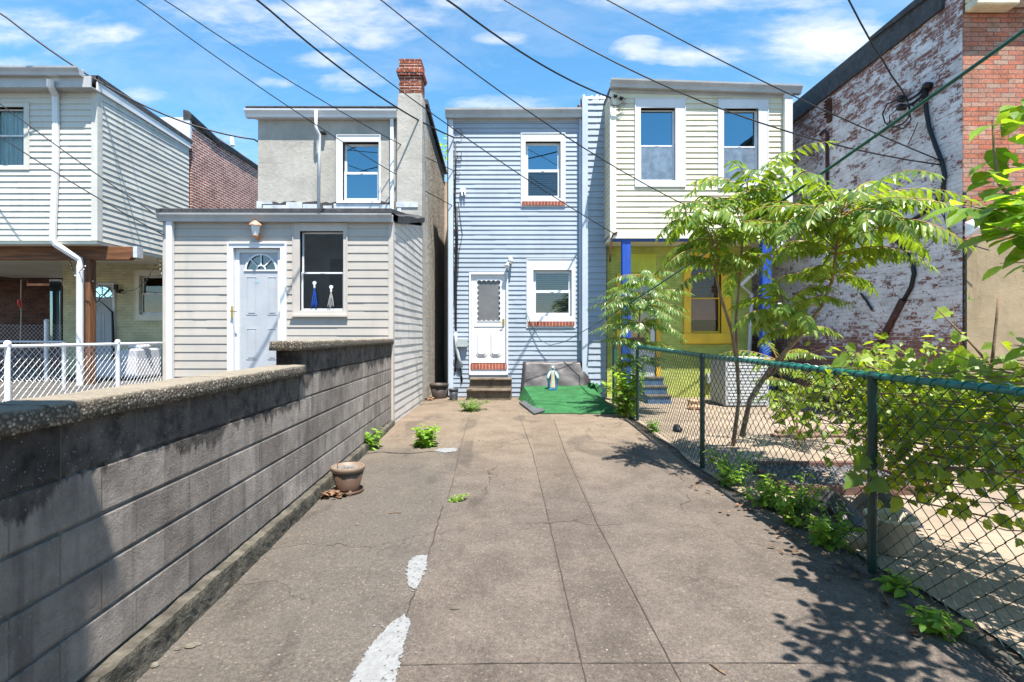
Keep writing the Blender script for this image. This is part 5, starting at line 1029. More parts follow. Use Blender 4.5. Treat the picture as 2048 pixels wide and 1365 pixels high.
m = MB(); m.box(RX + .02, RX + .55, 7.24, 7.395, zc_(6), 6.9); m.box(RX + .02, RX + .62, 7.18, 7.394, zc_(23), zc_(6) - .003); m.build("cornice_stone", MAT['stone'], rb, bevel=.02)
m = MB(); m.box(RX + .56, 16, 7.20, 7.393, zc_(12), 6.9); m.build("cornice", MAT['flash'], rb, bevel=.015)
def rwall(pts, r, name, mat, off=.035, n=8):
    m = MB(); m.tube([PX(x, y, RX - off) for x, y in pts], r, n); return m.build(name, mat, rb, smooth=True)
rwall([(1855, 175), (1850, 195), (1853, 225), (1858, 255), (1872, 295), (1884, 325), (1889, 350), (1886, 378), (1872, 405), (1842, 430), (1815, 445)], .030, "power_cable", MAT['cable'])
rwall([(1780, 470), (1810, 500), (1825, 525), (1828, 548), (1822, 575), (1805, 605)], .032, "power_cable", MAT['cable'])
rwall([(1806, 600), (1780, 650), (1752, 700), (1740, 722)], .055, "conduit", MAT['rust']); rwall([(1722, 588), (1735, 605), (1744, 620)], .02, "cable_stub", MAT['cable'])
rwall([(1652, 265), (1654, 268), (1654, 395)], .032, "rainwater_pipe", MAT['rust']); rwall([(1640, 270), (1648, 262), (1654, 268)], .03, "pipe_elbow", MAT['rust'])
m = MB()
for i in range(6): q = PX(1650, 205 + i * 6.2, RX - .04); m.box(RX - .07, RX + .0, q.y - .16, q.y + .0, q.z - .015, q.z + .012)
q0, q1 = PX(1658, 200, RX - .03), PX(1658, 245, RX - .03); m.box(RX - .05, RX, q0.y - .06, q0.y + .05, q1.z, q0.z); m.build("old_bracket", MAT['rust'], rb)
m = MB()
for (px, py) in ((1852, 172), (1800, 198), (1800, 215)): q = PX(px, py, RX - .08); m.tube([q + Vector((.08, 0, 0)), q, q + Vector((-.05, -.1, -.02))], [.05, .06, .03], 8)
m.tube([PX(1850, 172, RX - .09), PX(1838, 188, RX - .12), PX(1820, 200, RX - .12), PX(1803, 199, RX - .1)], .022, 6); m.tube([PX(1852, 176, RX - .09), PX(1842, 195, RX - .12), PX(1825, 208, RX - .12), PX(1803, 216, RX - .1)], .022, 6); m.tube([PX(1853, 176, RX - .09), PX(1845, 200, RX - .12), PX(1830, 214, RX - .12), PX(1819, 208, RX - .15)], .012, 5); m.build("service_head", MAT['black'], rb, smooth=True)
m = MB(); m.tube([PX(1836, 245, RX - .03), PX(1826, 270, RX - .05), PX(1815, 292, RX - .03)], .008, 5); m.build("loose_wire", MAT['cable'], rb); m = MB(); m.tube([PX(1885, 400, RX - .03), PX(1890, 440, RX - .04), PX(1905, 470, RX - .05), P(1930, 487, 7.25), P(1978, 501, 7.2)], .008, 5); m.tube([PX(1882, 405, RX - .03), PX(1882, 425, RX - .05), PX(1893, 445, RX - .05), PX(1900, 470, RX - .05)], .007, 5); m.build("loose_wire", MAT['cable'], rb)
m = MB()
for k in range(26):
    y_ = 7.39; z_ = .4 + k * .125; m.box(RX + .0, RX + .038, 7.374, 7.398, z_, z_ + R.uniform(.03, .08))
m.build("broken_edge", MAT['black'], rb)
m = MB(); q = P(1930, 462, 7.3); m.add([q + Vector((0, 0, -.10)), q + Vector((.28, .02, -.02)), q + Vector((.22, .0, .08)), q + Vector((.08, -.04, .16)), q + Vector((0, 0, .12)), q + Vector((.1, -.12, .02))], [(0, 1, 5), (1, 2, 5), (2, 3, 5), (3, 4, 5), (4, 0, 5)]); m.build("torn_flashing", MAT['flash'], rb)

# ------------------------------------------------------------------ overhead wires
def wire(label, p0, p1, r, sag, ext=9.0, mat='cable', n=40, extra=None):
    a_, b_ = Vector(p0), Vector(p1); d_ = (a_ - b_).normalized(); A = a_ + d_ * ext; L_ = (A - b_).length; t0 = ext / L_; pts = []
    for i in range(n + 1):
        t_ = i / n; q = A.lerp(b_, t_); s0 = max(0.0, (t_ - t0) / (1 - t0)); q.z -= sag * 4 * s0 * (1 - s0); pts.append(q)
    if extra: pts += [Vector(e_) for e_ in extra]
    m = MB(); m.tube(pts, r, 6); o = m.build("overhead_wire", MAT[mat], None, smooth=True); c_ = Vector(pts[-1])
    for v in o.data.vertices: v.co -= c_
    o.location = c_; return tag(o, label, "wire", "overhead wires crossing the yard")
Yt = 8.1
wire("black service wire dropping past the white clapboard house to the stucco corner", P(0, 25, 9.0), P(500, 278, 10.9), 0.0161, .40, 4, extra=[P(508, 279, 10.95), P(516, 284, 10.98)])
wire("thin dark wire slanting down across the stucco house to the blue house's left corner", P(275, 0, Yt), P(905, 412, BY - .06), 0.0085, .16)
wire("thin dark wire next above it ending higher on the blue house corner", P(330, 0, Yt), P(908, 342, BY - .06), 0.0085, .15)
wire("thick twisted wire passing over the brick chimney to the coiled loop on the blue house", P(516, 0, Yt), P(909, 276, BY - .06), 0.0161, .22)
wire("wire passing over the chimney and slanting down the whole blue clapboard front", P(565, 0, Yt), P(1232, 470, CY - .05), 0.0093, .16)
wire("wire crossing above the blue house window to the cream clapboard bay", P(762, 0, Yt), P(1500, 468, CY - .1), 0.0102, .36)
wire("thick twisted wire ending at the insulators on the cream bay's top left corner", P(896, 0, Yt), P(1222, 196, CY - .08), 0.0161, .16)
wire("wire running over the cream bay windows to the peeling brick wall", P(1010, 0, 8.1), PX(1880, 330, RX - .05), 0.0110, .42, 12)
wire("uppermost wire running over the cream bay's gutter to the peeling brick wall", P(1215, 0, 8.0), PX(1882, 322, RX - .05), 0.0093, .10, 12)
wire("thin wire crossing the white clapboards to the beige roof corner", P(0, 208, 8.9), P(318, 434, 8.15), .009, .03, 4)
wire("lower thin wire crossing the white clapboards to the beige wall", P(0, 274, 8.9), P(326, 470, 8.15), .009, .04, 4)
m = MB(); pts = [P(1690, -14, 6.6), P(1720, 44, 6.7), P(1748, 95, 6.8), P(1765, 120, 6.9), P(1783, 152, 7.0), P(1800, 175, 7.2), PX(1812, 195, RX - .15), PX(1819, 215, RX - .15), PX(1818, 235, RX - .15), PX(1806, 248, RX - .2), PX(1785, 255, RX - .2), PX(1770, 246, RX - .2), PX(1765, 228, RX - .2), PX(1775, 208, RX - .2), PX(1798, 199, RX - .12)]
m.tube([pts[0] + (pts[0] - pts[1]) * 6] + pts, .012, 6); m.tube([PX(1817, 210, RX - .17), PX(1822, 240, RX - .18), PX(1808, 258, RX - .18), PX(1780, 252, RX - .17), PX(1779, 232, RX - .15), PX(1798, 216, RX - .12)], .009, 5); o = m.build("overhead_wire", MAT['cable'], None, smooth=True); recentre(o); tag(o, "wire dropping steeply to a drooping loop on the peeling brick wall", "wire", "overhead wires crossing the yard")
m = MB(); A, B = P(2048, 62, 3.0), P(1180, 655, 11.2); ctrl = [A + (A - B).normalized() * 2.0]
for i in range(31):
    t_ = i / 30; q = A.lerp(B, t_); q.z -= .22 * 4 * t_ * (1 - t_) * .3; ctrl.append(q)
ctrl += [P(1130, 684, 11.6), P(1100, 691, 11.7), P(1080, 680, 11.75), P(1062, 650, 11.78), P(1053, 624, 11.8)]
m.tube(ctrl, [.0125] * 30 + [.008] * (len(ctrl) - 30), 6); o = m.build("clothesline", MAT['gcable'], None, smooth=True); recentre(o); tag(o, "long green plastic clothesline rising from the blue house over the trees", "clothesline")

# ------------------------------------------------------------------ fences
def chain_mesh(path, zfun, h, pitch, r, n=4):
    """path: list of 2D points; zfun(y)->base z; diamonds of given pitch"""
    m = MB(); seg = []; tot = 0
    for a_, b_ in zip(path, path[1:]): a2, b2 = Vector(a_), Vector(b_); seg.append((tot, a2, b2, (b2 - a2).length)); tot += (b2 - a2).length
    def at(s):
        for (s0, a2, b2, L_) in seg:
            if s <= s0 + L_ + 1e-6: q = a2.lerp(b2, max(0, s - s0) / L_); return q, Vector((b2 - a2)).normalized()
        q = seg[-1][2]; return q, (seg[-1][2] - seg[-1][1]).normalized()
    k = 0; s = 0; nz = int(h / (pitch / 2))
    while s < tot:
        pts = []
        for j in range(nz + 1):
            ss = s + (pitch / 2 if (j + k) % 2 else 0.0) * 1.04; q, t_ = at(min(ss, tot)); nrm = Vector((-t_.y, t_.x)); off = .0025 * (1 if (j + k) % 2 else -1)
            bul = .012 * sin(s * 2.1) * sin(j / nz * pi)
            pts.append(Vector((q.x + nrm.x * (off + bul), q.y + nrm.y * (off + bul), zfun(q.x, q.y) + j * h / nz)))
        m.tube(pts, r, n, caps=False); s += pitch / 2; k += 1
    return m
gf = thing("chain_link_fence", "green vinyl coated chain link fence with dark posts along the lane", "fence", (2.1, 5.65, .05))
FP = [(2.30, 0.6), (2.225, 3.16), (2.10, 5.65), (2.12, 8.65), (2.13, 10.75)]; FT = [1.25, 1.253, 1.28, 1.32, 1.35]
def ftop(y):
    for (a_, b_, za, zb_) in zip(FP, FP[1:], FT, FT[1:]):
        if y <= b_[1]: return za + (zb_ - za) * (y - a_[1]) / (b_[1] - a_[1])
    return FT[-1]
for a_, b_ in zip(FP, FP[1:]):
    cm = chain_mesh([a_, b_], lambda x, y: g(y) + .02, 1.205, .094, .0033); cm.build("wire_mesh", MAT['gfence'] if a_[1] < 8 else MAT['grail'], gf)
for (p_, zt) in list(zip(FP, FT))[1:]:
    m = MB(); m.tube([(p_[0], p_[1], -.05), (p_[0], p_[1], zt - .03)], .027, 12); m.lathe((p_[0], p_[1], zt - .03), [(.030, 0), (.033, .03), (.022, .055), (.002, .062)], 12); m.build("post", MAT['gfence'], gf, smooth=False)
m = MB(); m.tube([(x, y, z) for (x, y), z in zip(FP, FT)], .020, 10); m.build("top_rail", MAT['grail'], gf, smooth=True)
m = MB(); cl = []        # knuckles wound round the rail
for (a_, b_, za, zb_) in zip(FP, FP[1:], FT, FT[1:]):
    n_ = int((b_[1] - a_[1]) / .010)
    for i in range(n_): t_ = i / n_; th = i * 2 * pi / 9 ; cl.append(Vector((a_[0] + (b_[0] - a_[0]) * t_ + cos(th) * (.025 + .004 * sin(i * .7)), a_[1] + (b_[1] - a_[1]) * t_, za + (zb_ - za) * t_ + sin(th) * (.027 + .004 * sin(i * .41)))))
m.tube(cl, .004, 4, caps=False); m.build("mesh_ties", MAT['grail'], gf)
# the bent white post leaning behind the fence
wf = thing("chain_link_fence", "white chain link fence with round posts on the raised yard behind block wall", "fence", (-5.5, 7, .55))
WP = [(-5.38, 4.2), (-5.42, 5.5), (-5.47, 7.1), (-5.60, 8.18)]
for a_, b_ in zip(WP, WP[1:]): chain_mesh([a_, b_], lambda x, y: .56, .84, .085, .0026).build("wire_mesh", MAT['wfence'], wf)
for p_ in WP[1:3]:
    m = MB(); m.tube([(p_[0], p_[1], .5), (p_[0], p_[1], 1.40)], .027, 12); m.lathe((p_[0], p_[1], 1.395), [(.03, 0), (.034, .025), (.02, .05), (.002, .056)], 12); m.build("post", MAT['wfence'], wf)
m = MB(); m.tube([(x, y, 1.385) for x, y in WP], .020, 10); m.build("top_rail", MAT['wfence'], wf, smooth=True)
ff = thing("chain_link_fence", "taller galvanised chain link fence in front of the dark brick house", "fence", (-10.5, 10.6, .5))
GY = 10.6; kg = GY / F
chain_mesh([((-60 - CX) * kg, GY), ((124 - CX) * kg, GY)], lambda x, y: .55, 1.18, .085, .003).build("wire_mesh", MAT['galv'], ff)
m = MB(); m.tube([((93 - CX) * kg, GY, .5), ((93 - CX) * kg, GY, 1.80)], .038, 10); m.lathe(((93 - CX) * kg, GY, 1.79), [(.042, 0), (.045, .03), (.025, .055), (.002, .06)], 10); m.build("post", MAT['galv'], ff)
m = MB(); m.tube([((-60 - CX) * kg, GY - .05, 1.385), ((131 - CX) * kg, GY - .05, 1.375)], .022, 8); m.build("top_rail", MAT['galv'], ff)
m = MB(); m.tube([((128 - CX) * 9.0 / F, 9.0, .5), ((128 - CX) * 9.0 / F, 9.0, 1.38)], .03, 8); m.build("post", MAT['galv'], ff)

# ------------------------------------------------------------------ vegetation
def leaf(mb, p, d, up, L_, w, kind='lance', fold=.18, droop=.12):
    d = Vector(d).normalized(); up = Vector(up); s = d.cross(up)
    if s.length < 1e-3: s = d.cross(Vector((1, .2, .1)))
    s.normalize(); n = s.cross(d).normalized(); p = Vector(p)
    def pt(u, v): return p + d * (u * L_) + s * (v * w) + n * (abs(v) * w * fold * 2 - droop * L_ * u * u)
    if kind == 'lance':
        mb.add([pt(0, 0), pt(.28, -.46), pt(.30, 0), pt(.28, .46), pt(.65, -.36), pt(.66, 0), pt(.65, .36), pt(1, 0)], [(0, 1, 2), (0, 2, 3), (1, 4, 5, 2), (2, 5, 6, 3), (4, 7, 5), (5, 7, 6)])
    elif kind == 'oval':
        mb.add([pt(0, 0), pt(.15, -.36), pt(.15, .36), pt(.42, -.5), pt(.42, 0), pt(.42, .5), pt(.74, -.34), pt(.74, 0), pt(.74, .34), pt(1, 0)], [(0, 1, 4), (0, 4, 2), (1, 3, 4), (2, 4, 5), (3, 6, 7, 4), (4, 7, 8, 5), (6, 9, 7), (7, 9, 8)])
    else:       # lobed
        o_ = [(0, .0), (-.06, .25), (.12, .5), (.22, .36), (.38, .58), (.52, .34), (.58, .40), (.72, .22), (1, 0)]
        pts = [pt(u, -v) for u, v in o_] + [pt(u, v) for u, v in o_[-2:0:-1]]; c0 = pt(.34, 0); b = [c0] + pts; m_ = len(pts)
        mb.add(b, [(0, 1 + i, 1 + (i + 1) % m_) for i in range(m_)])
def frond(ml, ms, p, d, L_, pairs, ll, lw, g_=.35, curl=0.0):
    p = Vector(p); d = Vector(d).normalized(); pts = []; N_ = 12; q = p.copy(); v = d.copy()
    for i in range(N_ + 1):
        pts.append(q.copy()); q = q + v * (L_ / N_); v = (v + Vector((0, 0, -g_ / N_ * (0.4 + i / N_ * 1.6)))).normalized()
    ms.tube(pts, [.006 - .004 * i / N_ for i in range(N_ + 1)], 4, caps=False)
    side = d.cross(Vector((0, 0, 1)));
    if side.length < .05: side = Vector((1, 0, 0))
    side.normalize()
    for k in range(pairs):
        t_ = .16 + .84 * k / (pairs - 1) if pairs > 1 else .5; f = t_ * N_; i = min(int(f), N_ - 1); q = pts[i].lerp(pts[i + 1], f - i); tn = (pts[i + 1] - pts[i]).normalized(); nu = side.cross(tn).normalized()
        sc = (.75 + .35 * sin(pi * min(1, t_ * 1.05))) * R.uniform(.85, 1.12)
        for s_ in (-1, 1):
            dd = side * s_ * .88 + tn * (.42 + .5 * t_ * t_) + Vector((0, 0, -.50 + R.uniform(-.35, .25)))
            leaf(ml, q, dd, nu + side * s_ * R.uniform(-.5, .3) + tn * R.uniform(-.4, .4), ll * sc, lw * sc, 'lance', .16, .28)
    leaf(ml, pts[-1], pts[-1] - pts[-2], side.cross(d), ll * .9, lw * .9)
def whorl(ml, ms, p, n, L_, pairs, ll, lw, el0=.1, el1=.7, bias=None, g_=.5, a0=None):
    a_ = R.uniform(0, 6.28) if a0 is None else a0
    for k in range(n):
        a_ += 2.39996; el = R.uniform(el0, el1); d = Vector((cos(a_) * cos(el), sin(a_) * cos(el), sin(el)))
        if bias: d = (d + Vector(bias)).normalized()
        frond(ml, ms, Vector(p) + Vector((0, 0, R.uniform(-.05, .05))), d, L_ * R.uniform(.75, 1.1), pairs + R.randint(-2, 2), ll, lw, g_)
# tree of heaven 1
def stem_pts(px): return [P(x, y, Y) for x, y, Y in px]
t1 = thing("ailanthus_tree", "young tree with feathery drooping leaves and slim upright twin stems before the cream bay", "tree", PG(1465, 890)); ml, ms, mt = MB(), MB(), MB()
s1 = stem_pts([(1466, 893, 6.72), (1478, 800, 6.55), (1473, 700, 6.3), (1472, 640, 6.1), (1480, 550, 5.85), (1486, 470, 5.6), (1490, 410, 5.5), (1500, 385, 5.45)]); mt.tube(s1, [.030, .024, .021, .018, .015, .012, .009, .005], 8)
s2 = stem_pts([(1476, 745, 6.42), (1463, 660, 6.1), (1440, 590, 5.8), (1428, 530, 5.5), (1425, 480, 5.3)]); mt.tube(s2, [.024, .02, .016, .012, .007], 7)
mt.build("stem", MAT['bark'], t1, smooth=True)
for p_, n_, L_ in ((s1[-1], 9, .82), (s1[-2], 8, .86), (s1[-3], 10, .86), (s1[-4], 6, .70), (s2[-1], 9, .68), (s2[-2], 6, .6), (P(1400, 440, 5.3), 7, .56), (P(1560, 430, 5.5), 7, .62)): whorl(ml, ms, p_, n_, L_, 11, .145, .050, -.05, .95, g_=1.25)
for (x, y, dx, dz) in ((1390, 420, -1, .3), (1380, 500, -1, .1), (1400, 540, -.9, -.1)): frond(ml, ms, P(1440, y, 5.3), Vector((dx, -.3, dz)), .62, 10, .125, .045, .9)
mb2 = MB(); mb2.tube([s1[-3], P(1440, 450, 5.4), P(1400, 440, 5.3)], .007, 5); mb2.tube([s1[-3], P(1530, 445, 5.55), P(1560, 430, 5.5)], .007, 5); mb2.build("branch", MAT['bark'], t1)
ml.build("foliage", MAT['leafA'], t1); ms.build("leaf_stalks", MAT['rstem'], t1)
# tree of heaven 2 leaning right
t2 = thing("ailanthus_tree", "young tree with long feathery leaves leaning right before the peeling brick wall", "tree", P(1482, 868, 6.3)); t2.location.z = .06; ml, ms, mt = MB(), MB(), MB()
s1 = stem_pts([(1484, 872, 6.55), (1500, 800, 6.3), (1540, 738, 5.9), (1600, 672, 5.5), (1645, 610, 5.2), (1665, 560, 5.0), (1672, 500, 4.8), (1678, 445, 4.65), (1684, 425, 4.6)]); mt.tube(s1, [.036, .030, .026, .022, .018, .015, .012, .009, .005], 8)
s2 = stem_pts([(1520, 765, 6.1), (1555, 740, 5.9), (1575, 700, 5.7), (1585, 665, 5.6)]); mt.tube(s2, [.02, .016, .012, .007], 7)
s3 = stem_pts([(1640, 612, 5.2), (1600, 610, 5.0), (1570, 620, 4.9)]); mt.tube(s3, [.012, .01, .006], 6); mt.build("stem", MAT['bark'], t2, smooth=True)
for p_, n_, L_ in ((s1[-1], 11, .84), (s1[-2], 10, .86), (s1[-3], 9, .72), (s1[-4], 5, .56), (s3[-1], 10, .58), (s2[-1], 6, .5), (P(1600, 455, 4.7), 7, .56), (P(1750, 450, 4.5), 7, .62)): whorl(ml, ms, p_, n_, L_, 12, .140, .048, -.05, .9, g_=1.2)
for (x, y, d_, L_) in ((1685, 415, (1, -.25, .40), .98), (1690, 440, (1, -.45, .05), .9), (1680, 430, (.75, -.6, .25), .85), (1700, 440, (.6, -.8, -.05), .85), (1690, 425, (.9, .3, .3), .8)): frond(ml, ms, P(x, y, 4.5), Vector(d_), L_, 14, .14, .044, .95)
mb2 = MB(); mb2.tube([s1[-3], P(1640, 470, 4.8), P(1600, 455, 4.7)], .007, 5); mb2.tube([s1[-3], P(1710, 465, 4.6), P(1750, 450, 4.5)], .007, 5); mb2.build("branch", MAT['bark'], t2)
ml.build("foliage", MAT['leafA'], t2); ms.build("leaf_stalks", MAT['rstem'], t2)
# sapling by the blue post
t3 = thing("ailanthus_sapling", "feathery leaved sapling half hiding the left blue porch post", "sapling", (2.30, 9.35, .06)); ml, ms, mt = MB(), MB(), MB()
s1 = [Vector((2.30, 9.35, .05)), Vector((2.28, 9.33, .7)), Vector((2.30, 9.3, 1.5)), Vector((2.33, 9.28, 2.2)), Vector((2.36, 9.26, 2.55))]; mt.tube(s1, [.022, .02, .016, .012, .006], 8); mt.build("stem", MAT['bark'], t3, smooth=True)
for p_, n_, L_ in ((s1[-1], 6, .62), (s1[-2], 8, .85), (P(1282, 615, 9.28), 9, .95), (P(1280, 650, 9.3), 9, .85), (P(1278, 690, 9.3), 7, .72), (P(1278, 722, 9.3), 4, .55)): whorl(ml, ms, p_, n_ + 4, L_, 16, .15, .036, -.1, .5, g_=.8)
ml.build("foliage", MAT['leafS'], t3); ms.build("leaf_stalks", MAT['rstem'], t3)
def bush(name, label, cat, base, n, h, r, L0, L1, kind, mat, wr=.5, stems=7, group=None, lean=(0, 0), low=.1):
    base = Vector(base); t_ = thing(name, label, cat, base, group=group); ml, ms = MB(), MB()
    for k in range(stems):
        a_ = R.uniform(0, 6.28); rr_ = r * sqrt(R.random()); top = base + Vector((cos(a_) * rr_ + lean[0], sin(a_) * rr_ + lean[1], h * R.uniform(.55, 1.05))); mid = base.lerp(top, .5) + Vector((R.uniform(-.05, .05) * r * 3, R.uniform(-.05, .05) * r * 3, h * .08))
        cur = [base + Vector((cos(a_) * r * .12, sin(a_) * r * .12, -.02)), mid, top]; ms.tube(cur, [max(.002, .006 * h + .002), .004 * h + .0015, .0015], 5, caps=False)
        for j in range(max(2, n // stems)):
            t2_ = low + (1 - low) * (j + R.random()) / (n / stems); q = cur[0].lerp(mid, t2_ * 2) if t2_ < .5 else mid.lerp(top, min(1, t2_ * 2 - 1)); b_ = R.uniform(0, 6.28)
            d = Vector((cos(b_), sin(b_), R.uniform(-.25, .55))); L_ = R.uniform(L0, L1) * (1.1 - .35 * t2_)
            leaf(ml, q + d * .012, d, Vector((0, 0, 1)) + Vector((R.uniform(-.5, .5), R.uniform(-.5, .5), 0)), L_, L_ * wr, kind, .14, .25)
    ml.build("foliage", mat, t_); ms.build("stems", MAT['gstem'], t_); return t_
bush("weed_bush", "tall bright leafy weed bush at the corner of the green turf", "bush", (1.98, 8.95, .06), 620, 1.05, .42, .10, .19, 'oval', MAT['leafW'], .42, 16)
bush("weed_clump", "compact leafy weed beside the white paint smear", "weed", PG(851, 893), 210, .27, .23, .08, .14, 'oval', MAT['leafW'], .45, 12, "weeds growing from cracks in the lane")
bush("weed_clump", "pointed leafy weed growing against the base of the block wall", "weed", PG(741, 898), 120, .28, .14, .07, .13, 'oval', MAT['leafW'], .42, 8, "weeds growing from cracks in the lane")
bush("weed_clump", "low feathery weed in front of the concrete door steps", "weed", PG(942, 822), 480, .22, .36, .06, .11, 'lance', MAT['leafS'], .3, 16, "weeds growing from cracks in the lane", (.05, 0))
bush("weed_clump", "tiny creeping weed in the crack near the middle of the lane", "weed", PG(905, 1003), 90, .05, .10, .02, .04, 'oval', MAT['leafW'], .6, 10, "weeds growing from cracks in the lane", (.05, .06))
for (px, py, h, r, n, lb) in ((1462, 968, .30, .27, 240, "leafy weed at the foot of the middle green fence post"), (1535, 1012, .24, .25, 200, "low leafy weed next along the fence from the middle post"), (1588, 1050, .38, .22, 260, "tall bright weed midway along the near green fence panel"), (1655, 1092, .25, .24, 210, "spreading weed nearest the front green fence post"), (1790, 1185, .12, .10, 50, "thin sprouting weed just in front of the front green fence post"), (1880, 1262, .10, .14, 60, "creeping weed at the lane edge in the right corner"), (1310, 862, .16, .14, 70, "small weed at the foot of the far green fence post")):
    bush("weed_clump", lb, "weed", PG(px, py), n, h, r, .05, .10, 'oval', MAT['leafW'], .55, 10, "weeds along the foot of the green fence")
# shrub behind the fence (feathery, low)
t4 = thing("ailanthus_sapling", "low feathery sapling in the neighbour's yard below the leaning tree", "sapling", (3.75, 6.7, .06)); ml, ms = MB(), MB()
for q, n_ in ((Vector((3.7, 6.7, .75)), 9), (Vector((3.95, 6.6, .95)), 7), (Vector((3.5, 6.8, 1.2)), 5)): whorl(ml, ms, q, n_, .62, 12, .12, .036, .0, .6, g_=.8)
ms.tube([(3.75, 6.7, .05), (3.72, 6.7, .5), (3.7, 6.7, .8)], .012, 6); ms.tube([(3.75, 6.7, .2), (3.9, 6.62, .7), (3.95, 6.6, 1.0)], .01, 6); ms.tube([(3.74, 6.7, .2), (3.6, 6.77, .8), (3.5, 6.8, 1.25)], .01, 6); ml.build("foliage", MAT['leafA'], t4); ms.build("stems", MAT['rstem'], t4)
# grape vine on the fence
gv = thing("grape_vine", "tangled grape vine with lobed leaves climbing over the near green fence", "vine", (2.6, 3.0, .05)); ml, ms = MB(), MB()
def gleaf(p, L_):
    if p.x / p.y < .70 + R.uniform(-.05, .02) and p.y > 3.1 and R.random() < .66: return
    if p.z < .75 and R.random() < .45: return
    a_ = R.uniform(0, 6.28); d = Vector((cos(a_) * .8, sin(a_) * .8 - .25, R.uniform(-.8, .1))); leaf(ml, p, d, Vector((R.uniform(-.9, .7) - .2, R.uniform(-1.2, .4), R.uniform(.3, 1))), L_, L_ * R.uniform(.75, 1.0), 'lobed', R.uniform(.05, .35), R.uniform(0, .35))
def cane(pts, r, dens, L0, L1, sp=.06):
    pts = [Vector(q) for q in pts]; fine = []
    for i in range(len(pts) - 1):
        p0, p1, p2, p3 = pts[max(i - 1, 0)], pts[i], pts[i + 1], pts[min(i + 2, len(pts) - 1)]
        for k in range(6): t_ = k / 6; fine.append(.5 * ((2 * p1) + (p2 - p0) * t_ + (2 * p0 - 5 * p1 + 4 * p2 - p3) * t_ * t_ + (3 * p1 - p0 - 3 * p2 + p3) * t_ ** 3))
    fine.append(pts[-1]); ms.tube(fine, [r * (1 - .6 * i / len(fine)) for i in range(len(fine))], 5, caps=False)
    L_ = sum((b_ - a_).length for a_, b_ in zip(fine, fine[1:]))
    for k in range(int(L_ * dens)): i = R.randrange(len(fine)); gleaf(fine[i] + Vector((R.gauss(0, sp), R.gauss(0, sp), R.gauss(0, sp * .8))), R.uniform(L0, L1))
for k in range(92):      # many canes through the thicket to the right of the front post
    y0 = R.uniform(2.3, 3.7); x0_ = 2.28 + R.uniform(0, .9); z0_ = R.uniform(.66, 1.30) + .08 * (x0_ - 2.2)
    pts = [(x0_ + R.uniform(.2, .6), y0 - R.uniform(.3, .9), z0_ + R.uniform(-.1, .15)), (x0_, y0, z0_), (x0_ - R.uniform(-.15, .15), y0 + R.uniform(.3, .6), z0_ + R.uniform(-.15, .15)), (x0_ + R.uniform(-.2, .2), y0 + R.uniform(.6, 1.1), z0_ + R.uniform(-.2, .1))]
    cane(pts, .0042, 19, .032, .088)
for k in range(16):      # low part behind the mesh, right
    y0 = R.uniform(2.25, 3.0); x0_ = 2.35 + R.uniform(0, .5); cane([(x0_ + .3, y0 - .3, R.uniform(.6, .9)), (x0_, y0, R.uniform(.55, .85)), (x0_ - .05, y0 + .4, R.uniform(.5, .8))], .004, 16, .05, .11)
for k in range(11):     # trails along the rail to the left of the post
    y0 = R.uniform(3.2, 3.6); cane([(2.3 + R.uniform(-.05, .3), y0, 1.28), (2.25 + R.uniform(0, .2), y0 + .5, 1.24 - R.uniform(0, .2)), (2.25 + R.uniform(0, .25), y0 + 1.0, 1.15 - R.uniform(0, .45)), (2.3 + R.uniform(0, .3), y0 + 1.4, 1.0 - R.uniform(0, .4))], .004, 11, .05, .11)
cane([P(2048, 1050, 2.6), P(1900, 1018, 2.75), P(1770, 988, 2.95), P(1735, 965, 3.0)], .006, 12, .06, .12, .03); cane([P(1735, 965, 3.0), P(1760, 930, 3.05), P(1800, 880, 3.1), P(1850, 830, 3.1)], .005, 16, .07, .13, .05)
cane([P(1960, 880, 3.2), P(1930, 740, 3.2), P(1912, 660, 3.25), P(1905, 600, 3.3)], .004, 9, .06, .12, .05)
ml.build("foliage", MAT['leafG'], gv); ms.build("canes", MAT['twig'], gv)
m = MB(); m.tube([P(2040, 850, 2.9), P(2020, 810, 2.95), P(1998, 770, 3.0), P(1983, 735, 3.0)], [.014, .012, .010, .009], 7); m.tube([P(1983, 735, 3.0), P(1988, 690, 3.0), P(1993, 640, 3.0), P(1997, 598, 3.0)], [.009, .008, .007, .007], 7); m.tube([P(1983, 735, 3.0), P(1945, 690, 3.05), P(1905, 650, 3.1), P(1878, 622, 3.1)], [.008, .007, .005, .004], 6); m.tube([P(1983, 720, 3.0), P(2015, 718, 2.9), P(2060, 735, 2.8)], [.006, .005, .004], 6)
o = m.build("bare_branch", MAT['twig'], None, smooth=True); recentre(o); tag(o, "bare brown forked branch sticking up from the vine before the tan wall", "branch")
